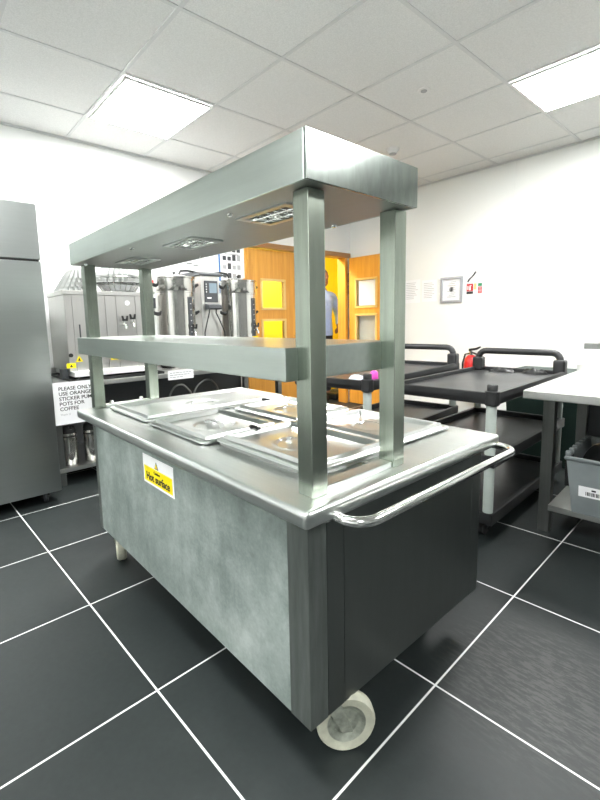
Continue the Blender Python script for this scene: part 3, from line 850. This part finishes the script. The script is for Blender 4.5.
for k, (yy, n) in enumerate(((1.205, 'tall stack of clear plastic cups on the brewing unit, the left one'), (1.262, 'tall stack of clear plastic cups on the brewing unit, the right one'))):
    c = Vector((-2.62, yy, 1.3325))
    t = thing('cup_stack', n, 'cups', c, 0, 'cups on the brewing unit')
    w = MB().lathe([(.018, 0), (.024, .05), (.026, .052)], c, Z, 20); w.build('bottom_cup', 'clear', t)
    for j in range(1, 4):
        MB().lathe([(.0235, .052 + .012 * (j - 1)), (.027, .062 + .012 * (j - 1)), (.026, .064 + .012 * (j - 1))], c, Z, 20).build('nested_cup', 'clear', t)
cb = [(-2.34, .78, .107), (-2.335, .80, .30), (-2.33, .86, .47), (-2.32, .93, .51), (-2.32, .99, .46), (-2.325, 1.02, .42), (-2.33, 1.06, .48), (-2.33, 1.13, .52), (-2.335, 1.2, .50), (-2.34, 1.25, .40), (-2.35, 1.27, .107)]
def smooth(pts, n=6):
    pts = [Vector(p) for p in pts]; out = []
    for i in range(len(pts) - 1):
        p0, p1, p2, p3 = pts[max(i - 1, 0)], pts[i], pts[i + 1], pts[min(i + 2, len(pts) - 1)]
        for k in range(n):
            t = k / n; out.append(.5 * ((2 * p1) + (p2 - p0) * t + (2 * p0 - 5 * p1 + 4 * p2 - p3) * t * t + (3 * p1 - p0 - 3 * p2 + p3) * t ** 3))
    return out + [pts[-1]]
tag(MB().tube(smooth(cb), .007, 8).build('power_cable', 'leg_steel'), 'cable looping up under the work table, behind the trolley', 'cable')

# poster of photographs by the door
t = thing('photo_poster', 'white poster of small dark photographs with a blue edge beside the doors', 'poster', (XW + .004, 1.71, 1.2))
MB().box(XW + .0005, XW + .006, 1.595, 1.825, 1.20, 1.66).build('poster_board', 'paper', t)
MB().box(XW + .0005, XW + .009, 1.583, 1.595, 1.20, 1.66).build('blue_edge', 'sign_blue', t)
for j, z in enumerate((1.56, 1.485, 1.41, 1.335, 1.26)):
    for i in range(4):
        if random.random() < .12: continue
        y = 1.622 + i * .05
        h_ = .018 + .012 * random.random()
        MB().box(XW + .006, XW + .0065, y, y + .036, z, z + h_ * 1.8).build('photograph', 'charcoal' if random.random() < .7 else 'ink_grey', t)
MB().box(XW + .006, XW + .0065, 1.645, 1.79, 1.535, 1.545).build('caption', 'ink_grey', t)

# ------------------------------------------------------------------ right wall: notices, frame, signs, extinguisher
def notice(label, x0, x1, z0, z1):
    t = thing('paper_notice', label, 'notice', ((x0 + x1) / 2, YW - .001, z0), 0, 'notices on the right wall')
    MB().box(x0, x1, YW - .0015, YW - .0003, z0, z1).build('sheet', 'paper', t)
    w = MB(); z = z1 - .03
    while z > z0 + .03:
        w.box(x0 + .02, x1 - .02 - .06 * random.random(), YW - .002, YW - .0016, z - .0025, z + .0015); z -= .017
    w.build('text_lines', 'ink_grey', t)
notice('white notice with grey text next to the second gantry post', -2.075, -1.895, 1.10, 1.325)
notice('white notice with grey text immediately left of the framed certificate', -1.872, -1.712, 1.105, 1.31)
t = thing('framed_certificate', 'certificate in a silver frame on the right wall', 'picture frame', (-1.56, YW - .01, 1.086))
fx0, fx1, fz0, fz1, fb = -1.667, -1.452, 1.086, 1.318, .02
w = MB().box(fx0, fx1, YW - .018, YW - .0005, fz0, fz0 + fb, .002).box(fx0, fx1, YW - .018, YW - .0005, fz1 - fb, fz1, .002)
w.box(fx0, fx0 + fb, YW - .018, YW - .0005, fz0 + fb, fz1 - fb, .002).box(fx1 - fb, fx1, YW - .018, YW - .0005, fz0 + fb, fz1 - fb, .002)
w.build('frame', 'frame_silver', t)
MB().box(fx0 + fb, fx1 - fb, YW - .006, YW - .001, fz0 + fb, fz1 - fb).build('certificate', 'paper', t)
w = MB()
for k in range(9): w.box(-1.6 + .015 * (k % 3), -1.515 - .012 * (k % 2), YW - .0068, YW - .006, 1.135 + .017 * k, 1.140 + .017 * k)
w.lathe([(.022, 0), (.022, .0008), (.016, .0008), (.016, 0)], (-1.56, YW - .006, 1.205), -Y, 20)
w.build('print', 'ink_grey', t)
t = thing('fire_sign', 'red fire extinguisher sign with green corner beneath the slanting dark strap', 'sign', (-1.345, YW - .001, 1.156))
yb = YW - .0015
MB().box(-1.415, -1.27, yb, YW - .0003, 1.152, 1.246).build('sign_board', 'paper', t)
MB().box(-1.413, -1.352, yb - .0006, yb, 1.178, 1.244).build('red_panel', 'sign_red', t)
MB().box(-1.413, -1.352, yb - .0006, yb, 1.154, 1.176).build('dark_panel', 'ink', t)
w = MB().box(-1.388, -1.374, yb - .0012, yb - .0006, 1.186, 1.222, .0).box(-1.386, -1.368, yb - .0012, yb - .0006, 1.224, 1.230).box(-1.405, -1.396, yb - .0012, yb - .0006, 1.19, 1.225)
w.build('pictogram', 'paper', t)
MB().box(-1.308, -1.272, yb - .0006, yb, 1.218, 1.244).build('green_panel', 'sign_green', t)
MB().box(-1.308, -1.272, yb - .0006, yb, 1.156, 1.214).build('small_red_panel', 'sign_red', t)
MB().box(-1.345, -1.322, yb - .0006, yb, 1.19, 1.244).build('pale_panel', 'bead', t)
w = MB()
for k in range(4): w.box(-1.302, -1.278, yb - .0012, yb - .0006, 1.165 + .012 * k, 1.168 + .012 * k)
w.build('text_lines', 'paper', t)
t = tag(MB().tube([(-1.40, YW - .008, 1.262), (-1.385, YW - .009, 1.285), (-1.365, YW - .011, 1.30), (-1.345, YW - .009, 1.322), (-1.33, YW - .0075, 1.345)], [.007, .006, .0045, .006, .007], 8).build('wall_strap', 'charcoal'), 'short dark strap hung slantwise above the red fire sign', 'strap')
t = thing('fire_extinguisher', 'red fire extinguisher on the right wall behind the black carts', 'fire extinguisher', (-1.315, YW - .09, .20))
ec = Vector((-1.315, YW - .075, .20))
MB().lathe([(.05, 0), (.058, .008), (.06, .03), (.06, .34), (.052, .385), (.03, .41), (.02, .415)], ec, Z, 28).build('cylinder', 'red', t)
MB().cyl(ec + Z * .41, ec + Z * .45, .014).build('valve', 'chrome', t)
MB().prism([(-.02, 0), (.05, .012), (.085, .035), (.08, .045), (.04, .03), (-.02, .022)], .018, ec + Vector((0, .009, .448)), X, Z).prism([(-.015, 0), (.06, -.022), (.065, -.013), (-.015, .012)], .016, ec + Vector((0, .008, .438)), X, Z).build('lever', 'black', t)
MB().tube([ec + Vector((.0, 0, .43)), ec + Vector((-.05, -.01, .42)), ec + Vector((-.072, -.01, .34)), ec + Vector((-.075, -.01, .16))], .008, 8).build('hose', 'black', t)
MB().box(ec.x - .035, ec.x + .035, ec.y - .0605, ec.y - .057, .345, .465).build('instruction_label', 'paper', t)
MB().box(ec.x - .03, ec.x + .03, YW - .018, YW - .0005, .30, .60).build('wall_bracket', 'charcoal', t)

# ------------------------------------------------------------------ black service carts
def cart(label, FRx, FRy, rz, wd, ln, ztop):
    """local frame: x to the left edge is negative, y runs from the near end to the handle end"""
    t = thing('service_cart', label, 'cart', (FRx, FRy, 0), rz, 'black service carts by the right wall')
    for zt_, lip in ((ztop, .022), (.375, .03), (.125, .03)):
        w = MB().box(-wd, 0, 0, ln, zt_ - .05, zt_ - lip, .004)
        w.box(-wd, 0, 0, .022, zt_ - .05, zt_, .006).box(-wd, 0, ln - .022, ln, zt_ - .05, zt_, .006)
        w.box(-wd, -wd + .022, 0, ln, zt_ - .05, zt_, .006).box(-.022, 0, 0, ln, zt_ - .05, zt_, .006)
        tr = w.build('tray', 'cart', t, True)
        MB().box(-wd + .0225, -.0225, .0225, ln - .0225, zt_ - lip, zt_ - lip + .0015).build('tray_mat', 'cart_tray', tr, False) if False else None
        w = MB().box(-wd + .023, -.023, .023, ln - .023, zt_ - lip, zt_ - lip + .0015)
        w.build('tray_surface', 'cart_tray', t, True)
    for x in (-wd + .028, -.028):
        for y in (.024, ln - .03):
            for z0, z1 in ((.125, .326), (.376, ztop - .051)):
                MB().cyl((x, y, z0), (x, y, z1), .021, None, 20).build('upright', 'grey_post', t, True)
    for x in (-wd + .026, -.026):
        MB().lathe([(.026, ztop - .055), (.03, ztop - .05), (.03, ztop + .004), (.021, ztop + .006), (.021, ztop + .028), (.018, ztop + .032)], (x, .022, 0), Z, 20).build('corner_cap', 'cart', t, True)
    # arched handle at the far end
    hb, r = ztop + .10, .045
    y = ln - .035
    for x in (-wd + .03, -.03):
        MB().box(x - .03, x + .03, y - .03, y + .03, ztop - .02, ztop + .062, .012, 3).build('handle_post', 'cart', t, True)
    pts = [(-.03, y, ztop + .05)] + arc((-.03 - r, y, hb - r), r, 0, PI / 2, 5, X, Z) + arc((-wd + .03 + r, y, hb - r), r, PI / 2, PI, 5, X, Z) + [(-wd + .03, y, ztop + .05)]
    MB().tube(pts, .0185, 14).build('handle', 'cart', t, True)
    for x in (-wd + .06, -.06):
        for yy in (.07, ln - .07):
            c = bpy.data.objects.new('castor', None); COL.objects.link(c); c.parent = t; c.location = Vector((x, yy, 0)) * S
            MB().lathe([(.012, -.012), (.034, -.012), (.038, -.008), (.038, .008), (.034, .012), (.012, .012)], (0, 0, .038), X, 24).build('castor_wheel', 'rubber', c, True)
            MB().prism([(-.019, .034), (-.014, .034), (-.014, .0765), (.014, .0765), (.014, .034), (.019, .034), (.019, .0748 + .004), (-.019, .0748 + .004)], .03, (0, .018, 0), X, Z).build('castor_fork', 'charcoal', c, True)
    return t
cart('black two-handled service cart standing beside the prep table', -.195, 1.225, math.radians(2.5), .515, .98, .640)
cart('black service cart behind the gantry, further from the prep table', -.735, 1.09, math.radians(6), .48, 1.06, .656)
tr_c = bpy.data.objects['service_cart']; tr_c['label'] = 'black service cart with long arched handle standing beside the prep table'

def lump(name, label, cat, c, rx, ry, h, m, seed):
    rnd = random.Random(seed); w = MB(); NX = 16; vs = []; fs = []
    ph = [rnd.random() * 6 for _ in range(6)]
    for top in (1, 0):
        for j in range(NX + 1):
            for i in range(NX + 1):
                a, b = i / NX * 2 - 1, j / NX * 2 - 1
                k = 1 + .14 * math.sin(3 * a + ph[0]) * math.cos(2.5 * b + ph[1])
                u, v = a * math.sqrt(1 - b * b / 2), b * math.sqrt(1 - a * a / 2)
                d = max(0, 1 - u * u - v * v)
                z = top * h * (d ** .4) * (.6 + .4 * math.sin(5 * a + ph[2]) * math.sin(4 * b + ph[3])) + .0005
                vs.append((c[0] + u * rx * k, c[1] + v * ry * k, c[2] + max(z, .0005 + .001 * top)))
    n = (NX + 1) ** 2
    for j in range(NX):
        for i in range(NX):
            q = j * (NX + 1) + i
            fs += [(q, q + 1, q + NX + 2, q + NX + 1), (n + q, n + q + NX + 1, n + q + NX + 2, n + q + 1)]
    ring = [i for i in range(NX + 1)] + [j * (NX + 1) + NX for j in range(1, NX + 1)] + [NX * (NX + 1) + i for i in range(NX - 1, -1, -1)] + [j * (NX + 1) for j in range(NX - 1, 0, -1)]
    for a, b in zip(ring, ring[1:] + ring[:1]): fs.append((a, b, n + b, n + a))
    w._add(vs, fs); return tag(w.build(name, m), label, cat)
lump('cleaning_cloth', 'pale blue cloth crumpled on the front of the cart behind the gantry', 'cloth', (-.895, 1.225, .636), .075, .045, .03, 'bluecloth', 3)
t = thing('plastic_bottle', 'small magenta bottle on the cart corner seen beside the gantry post', 'bottle', (-.795, 1.20, .636))
MB().lathe([(.018, 0), (.02, .004), (.02, .045), (.012, .056), (.008, .058)], (-.795, 1.20, .636), Z, 18).build('bottle_body', 'pink', t)
MB().lathe([(.009, .058), (.010, .06), (.010, .075), (.007, .078)], (-.795, 1.20, .636), Z, 14).build('bottle_cap', 'white_plastic', t)
lump('cleaning_cloth', 'black cloth bunched at the handle end of the cart beside the prep table', 'cloth', (-.39, 2.14, .6195), .07, .035, .035, 'black', 5)
lump('cleaning_cloth', 'flat black cloth along the back rim of the cart beside the prep table', 'cloth', (-.56, 2.12, .6195), .08, .03, .03, 'black', 8)

# ------------------------------------------------------------------ prep table on the right, crate below it
PR = math.radians(3.5); pc = Vector((-.13, 1.316, 0))
t = thing('prep_table', 'steel prep table with lower shelf at the right edge, next to the black cart', 'table', pc, PR)
PL, PD, PZ = 1.25, .86, .650
MB().box(0, PL, 0, PD, PZ - .034, PZ, .004).build('table_top', 'table_steel', t, True)
MB().box(0, PL, PD - .02, PD, PZ, PZ + .034, .003).build('upstand', 'table_steel', t, True)
for x in (.028, PL - .07):
    for y in (.18, PD - .09):
        MB().box(x, x + .045, y, y + .045, 0, PZ - .034, .002).build('table_leg', 'leg_steel', t, True)
MB().box(.0735, PL - .075, .15, PD - .04, .112, .138, .003).build('lower_shelf', 'table_steel', t, True)
MB().box(.085, PL, .56, PD + .0, .786, .814, .002).build('overshelf', 'leg_steel', t, True)
MB().box(.03, PL - .03, PD - .038, PD - .03, .139, PZ - .035).build('dark_fill_panel', 'charcoal', t, True)  # dark sheet added so the space below the top reads dark
for x in (.55, PL - .06):
    MB().box(x, x + .03, PD - .055, PD - .025, PZ, .79, .002).build('shelf_post', 'leg_steel', t, True)
t = thing('dark_fill_bin', 'dark green bin shape added to darken the gap behind the black cart and prep table', 'bin', (-.45, 2.62, 0))  # stand-in volume added to fill the dark gap below the cart tray
MB().prism([(-.19, .001), (.19, .001), (.24, .56), (-.24, .56)], .34, (-.45, 2.79, 0), X, Z, .01).build('bin_body', 'bin_green', t)
MB().box(-.45 - .25, -.45 + .25, 2.42, 2.82, .561, .59, .008).build('bin_lid', 'bin_green', t)
# crate
cz = .1385
cr = thing('storage_crate', 'grey plastic crate with a white label on the shelf of the prep table', 'crate', (.150, 1.640, cz), PR)
w = MB(); cw, cl, ch_, th = .155, .205, .235, .006
def ringbox(w, a0, b0, z0, a1, b1, z1, t):
    for sx in (-1, 1):
        v = [(sx * a0, -b0, z0), (sx * a0, b0, z0), (sx * a1, b1, z1), (sx * a1, -b1, z1)]
        v2 = [(x - sx * t, y * (1 - t / b0), z) for x, y, z in v]
        w._add(v + v2, [(0, 1, 2, 3), (7, 6, 5, 4), (0, 4, 5, 1), (1, 5, 6, 2), (2, 6, 7, 3), (3, 7, 4, 0)])
    for sy_ in (-1, 1):
        v = [(-a0, sy_ * b0, z0), (a0, sy_ * b0, z0), (a1, sy_ * b1, z1), (-a1, sy_ * b1, z1)]
        v2 = [(x * (1 - t / a0), y - sy_ * t, z) for x, y, z in v]
        w._add(v + v2, [(0, 1, 2, 3), (7, 6, 5, 4), (0, 4, 5, 1), (1, 5, 6, 2), (2, 6, 7, 3), (3, 7, 4, 0)])
ringbox(w, cw - .022, cl - .035, 0.0005, cw, cl, ch_, th)
w.box(-cw + .023, cw - .023, -cl + .036, cl - .036, .0005, .007)
w.build('crate_body', 'crate', cr, True)
w = MB(); o = .012
w.tube([(-cw, -cl, ch_), (cw, -cl, ch_), (cw, cl, ch_), (-cw, cl, ch_)], .009, 8, True)
w.build('crate_rim', 'crate', cr, True)
for k in range(7):
    y = -cl + .05 + k * .052; MB().box(-cw - .016, -cw + .004, y, y + .022, ch_ - .006, ch_ + .014, .003).build('rim_rib', 'crate', cr, True)
MB().prism([(-.03, 0), (.03, 0), (.022, -.13), (-.018, -.13)], .02, (-cw - .012, -cl + .06, ch_ - .002), Y, Z, .005).build('side_handle', 'black', cr, True)
fs_ = .035 / .235; yl = lambda z: -cl + .035 - fs_ * z
def slab(w, x0, x1, z0, z1, d):
    v = [(x0, yl(z0) - d, z0), (x1, yl(z0) - d, z0), (x1, yl(z1) - d, z1), (x0, yl(z1) - d, z1)]
    v += [(x, y + .0006, z) for x, y, z in v]
    w._add(v, [(0, 1, 2, 3), (7, 6, 5, 4), (0, 4, 5, 1), (1, 5, 6, 2), (2, 6, 7, 3), (3, 7, 4, 0)])
    return w
slab(MB(), -cw + .045, -cw + .155, .08, .125, .0010).build('crate_label', 'paper', cr, True)
w = MB()
for k in range(11): slab(w, -cw + .07 + k * .005, -cw + .07 + k * .005 + (.0035 if k % 3 else .002), .088, .104, .0016)
slab(w, -cw + .09, -cw + .105, .109, .116, .0016)
w.build('label_print', 'ink', cr, True)
for k in range(6):
    c = Vector((.035 + .0 * k, -.04 + .030 * k, .125)); ax = Vector((-.72, -.58, .38)).normalized()
    p = wmat(cr) @ (Vector((-.078 + .020 * k, -.03 + .018 * k, .0)) + Vector((0, 0, .178)))
    pl = MB().lathe([(.045, 0), (.062, .004), (.086, .018), (.088, .020), (.084, .020), (.060, .008), (.045, .0045)], p, ax, 32)
    wh = ('front', 'second', 'third', 'fourth', 'fifth', 'rear')[k]
    q = thing('black_bowl', f'{wh} black bowl of the row standing on edge in the grey crate', 'bowl', p, 0, 'bowls standing in the crate')
    pl.build('bowl_body', 'black', q)
    MB().lathe([(.0855, .0195), (.0885, .0202), (.0885, .0222), (.0855, .0222)], p, ax, 32, False).build('bowl_rim', 'frame_silver', q)

# ------------------------------------------------------------------ person in the doorway
def skin_mesh(joints, bones, root, sub=1, vox=None, extra=None):
    """joints: {name: ((x,y,z), r)}; bones: pairs. One continuous skinned surface."""
    names = list(joints); idx = {n: i for i, n in enumerate(names)}
    me = bpy.data.meshes.new('figure'); me.from_pydata([joints[n][0] for n in names], [(idx[a], idx[b]) for a, b in bones], [])
    ob = bpy.data.objects.new('figure', me); COL.objects.link(ob)
    md = ob.modifiers.new('skin', 'SKIN')
    for n in names:
        sv = me.skin_vertices[0].data[idx[n]]; r = joints[n][1]
        sv.radius = r if isinstance(r, tuple) else (r, r); sv.use_root = (n == root)
    sd = ob.modifiers.new('sub', 'SUBSURF'); sd.levels = sub; sd.render_levels = sub
    dg = bpy.context.evaluated_depsgraph_get(); dg.update()
    out = bpy.data.meshes.new_from_object(ob.evaluated_get(dg))
    bpy.data.objects.remove(ob); bpy.data.meshes.remove(me)
    if vox:
        bm = bmesh.new(); bm.from_mesh(out)
        if extra: extra(bm)
        bm.to_mesh(out); bm.free()
        ob = bpy.data.objects.new('figure', out); COL.objects.link(ob)
        r = ob.modifiers.new('re', 'REMESH'); r.mode = 'VOXEL'; r.voxel_size = vox
        s = ob.modifiers.new('sm', 'SMOOTH'); s.factor = .5; s.iterations = 3
        dg = bpy.context.evaluated_depsgraph_get(); dg.update()
        m2 = bpy.data.meshes.new_from_object(ob.evaluated_get(dg)); bpy.data.objects.remove(ob); bpy.data.meshes.remove(out); out = m2
    w = MB(); w.bm.from_mesh(out); bpy.data.meshes.remove(out)
    return w

PX_, PY_ = -3.15, 3.185
pt = thing('person', 'person in pale blue shirt standing in the doorway, hand at the hip', 'person', (PX_, PY_, 0))
HT = 1.50
def P(a, b, c): return (PX_ + a, PY_ + b, c * 1.03)       # a: towards the room, b: to the photo's right
J = {'pelvis': (P(0, 0, .80), (.09, .07)), 'waist': (P(.0, 0, .92), (.085, .065)), 'chest': (P(.0, 0, 1.08), (.10, .07)), 'upchest': (P(-.005, 0, 1.18), (.085, .06)),
     'neck0': (P(-.008, 0, 1.245), .062), 'neck1': (P(.0, 0, 1.325), .056)}
Bn = [('pelvis', 'waist'), ('waist', 'chest'), ('chest', 'upchest'), ('upchest', 'neck0'), ('neck0', 'neck1')]
Sh = {}; 
for s, n in ((1, 'r'), (-1, 'l')):
    J['sh' + n] = (P(-.005, s * .19, 1.20), .05)
    if s > 0: el, wr, hd = (-.02, .305, .985), (.09, .20, .83), (.115, .145, .80)
    else: el, wr, hd = (-.01, -.235, .97), (.06, -.23, .77), (.075, -.225, .70)
    J['el' + n] = (P(*el), .036); J['wr' + n] = (P(*wr), .026); J['pa' + n] = (P(*[wr[i] + (hd[i] - wr[i]) * .9 for i in range(3)]), (.034, .016))
    Bn += [('upchest', 'sh' + n), ('sh' + n, 'el' + n), ('el' + n, 'wr' + n), ('wr' + n, 'pa' + n)]
    d = (Vector(hd) - Vector(wr)).normalized(); side = d.cross(Vector((1, 0, 0))).normalized()
    kn = Vector((wr[0], wr[1], wr[2])) + d * .062
    for k, (o_, ln_) in enumerate(((-.022, .052), (-.008, .06), (.007, .057), (.021, .045))):
        b0 = kn + side * o_; b1 = b0 + d * ln_ * .5 + Vector((-.004, 0, 0)); b2 = b0 + d * ln_ + Vector((-.018, 0, 0))
        for q, pp in enumerate((b0, b1, b2)): J[f'f{n}{k}{q}'] = (P(*pp), .0085 - .001 * q)
        Bn += [('pa' + n, f'f{n}{k}0'), (f'f{n}{k}0', f'f{n}{k}1'), (f'f{n}{k}1', f'f{n}{k}2')]
    tb = Vector(wr) + d * .02 + side * (-.03)
    J[f't{n}0'] = (P(*tb), .010); J[f't{n}1'] = (P(*(tb + d * .03 + side * -.018)), .009); Bn += [('wr' + n, f't{n}0'), (f't{n}0', f't{n}1')]
    J['hip' + n] = (P(0, s * .075, .74), .075); J['kn' + n] = (P(.012, s * .085, .42), .052); J['an' + n] = (P(-.01, s * .09, .075), .036); J['to' + n] = (P(.10, s * .10, .028), .020)
    Bn += [('pelvis', 'hip' + n), ('hip' + n, 'kn' + n), ('kn' + n, 'an' + n), ('an' + n, 'to' + n)]
def head(bm):
    c = Vector(P(.012, 0, 1.395))
    def ell(o, r, sub=3):
        m = Matrix.Translation(o) @ Matrix.Diagonal((*r, 1)); bmesh.ops.create_icosphere(bm, subdivisions=sub, radius=1, matrix=m)
    ell(c + Vector((-.005, 0, .008)), (.090, .073, .096)); ell(c + Vector((.02, 0, -.050)), (.064, .057, .060))
    ell(c + Vector((.086, 0, -.012)), (.014, .012, .022), 2)
    for s in (-1, 1):
        ell(c + Vector((-.005, s * .07, -.005)), (.016, .010, .028), 2); ell(c + Vector((.068, s * .026, .022)), (.014, .02, .007), 2)
    ell(c + Vector((.07, 0, -.05)), (.012, .024, .006), 2)
skin_mesh(J, Bn, 'pelvis', 1, .0065, head).build('body', 'skin', pt)
hc = Vector(P(.012, 0, 1.395))
for s in (-1, 1):
    w = MB(); bmesh.ops.create_icosphere(w.bm, subdivisions=2, radius=.009, matrix=Matrix.Translation(hc + Vector((.073, s * .026, .008)))); w.build('eye', 'hair', pt)
w = MB(); vs = []; bmesh.ops.create_icosphere(w.bm, subdivisions=4, radius=1, matrix=Matrix.Translation(hc + Vector((-.012, 0, .02))) @ Matrix.Diagonal((.091, .079, .094, 1)))
bmesh.ops.delete(w.bm, geom=[v for v in w.bm.verts if v.co.z < hc.z + .045 and v.co.x > hc.x - .02 or v.co.z < hc.z - .045], context='VERTS')
w.build('hair', 'hair', pt)
JS = {k: (v[0], tuple(q * 1.14 + .006 for q in (v[1] if isinstance(v[1], tuple) else (v[1], v[1])))) for k, v in J.items() if k in ('pelvis', 'waist', 'chest', 'upchest', 'shr', 'shl', 'elr', 'ell')}
for n in 'rl':
    a, b = Vector(J['el' + n][0]), Vector(J['wr' + n][0]); JS['cu' + n] = (tuple(a + (b - a) * .86), (.037, .037))
JS = {k: v for k, v in JS.items() if k not in ('pelvis', 'waist', 'chest')}; JS['upchest'] = (P(-.005, 0, 1.185), (.10, .08))
BS = [(a + n, b + n) if a != 'upchest' else (a, b + n) for n in 'rl' for a, b in (('upchest', 'sh'), ('sh', 'el'), ('el', 'cu'))]
def shirt_body(bm):
    rows = [(.745, .118, .152), (.76, .120, .155), (.86, .112, .145), (.96, .106, .140), (1.06, .112, .155), (1.14, .110, .168), (1.20, .088, .140), (1.238, .070, .085), (1.262, .060, .064)]
    rings = [[bm.verts.new(P(math.cos(2 * PI * k / 32) * a - .004, math.sin(2 * PI * k / 32) * b, z)) for k in range(32)] for z, a, b in rows]
    for q, r in zip(rings, rings[1:]):
        for k in range(32): bm.faces.new((q[k], q[(k + 1) % 32], r[(k + 1) % 32], r[k]))
    bm.faces.new(rings[0][::-1]); bm.faces.new(rings[-1])
sh = skin_mesh(JS, BS, 'upchest', 1, .008, shirt_body).build('shirt', 'shirt', pt)
JT = {'pelvis': (P(0, 0, .80), (.128, .102)), 'belt': (P(0, 0, .88), (.122, .095))}
BT = [('belt', 'pelvis')]
for n in 'rl':
    JT['hip' + n] = (J['hip' + n][0], .088); JT['kn' + n] = (J['kn' + n][0], .066); JT['an' + n] = (J['an' + n][0], .054)
    BT += [('pelvis', 'hip' + n), ('hip' + n, 'kn' + n), ('kn' + n, 'an' + n)]
skin_mesh(JT, BT, 'pelvis', 2).build('trousers', 'trouser', pt)
for s in (-1, 1):
    MB().box(PX_ - .065, PX_ + .165, PY_ + s * .097 - .048, PY_ + s * .097 + .048, 0.0, .078, .026, 4).build('shoe', 'black', pt)

# ------------------------------------------------------------------ camera, world, view
cam = bpy.data.cameras.new('camera'); co = bpy.data.objects.new('camera', cam); COL.objects.link(co)
yaw, pit, rol = 2.413, -.129, -.020
fwd = Vector((math.cos(yaw) * math.cos(pit), math.sin(yaw) * math.cos(pit), math.sin(pit)))
right = Vector((math.sin(yaw), -math.cos(yaw), 0)); up = right.cross(fwd)
r2 = right * math.cos(rol) + up * math.sin(rol); u2 = up * math.cos(rol) - right * math.sin(rol)
R = Matrix((r2, u2, -fwd)).transposed()
co.matrix_world = Matrix.Translation(Vector((.579, -.534, .945)) * S) @ R.to_4x4()
cam.sensor_fit = 'VERTICAL'; cam.sensor_height = 24.; cam.lens = 441.4 / 800 * 24.
cam.shift_x = 2.0 / 800; cam.shift_y = -21.8 / 800
cam.clip_start = .05; cam.clip_end = 60
sc.camera = co
wd = bpy.data.worlds.new('world'); sc.world = wd; wd.use_nodes = True
wd.node_tree.nodes['Background'].inputs[0].default_value = (.9, .95, 1, 1)
wd.node_tree.nodes['Background'].inputs[1].default_value = .05
vs_ = sc.view_settings
sc.display_settings.display_device = 'sRGB'
vs_.view_transform = 'Standard'; vs_.look = 'None'; vs_.gamma = 1.; vs_.use_curve_mapping = False
vs_.exposure = 1.95
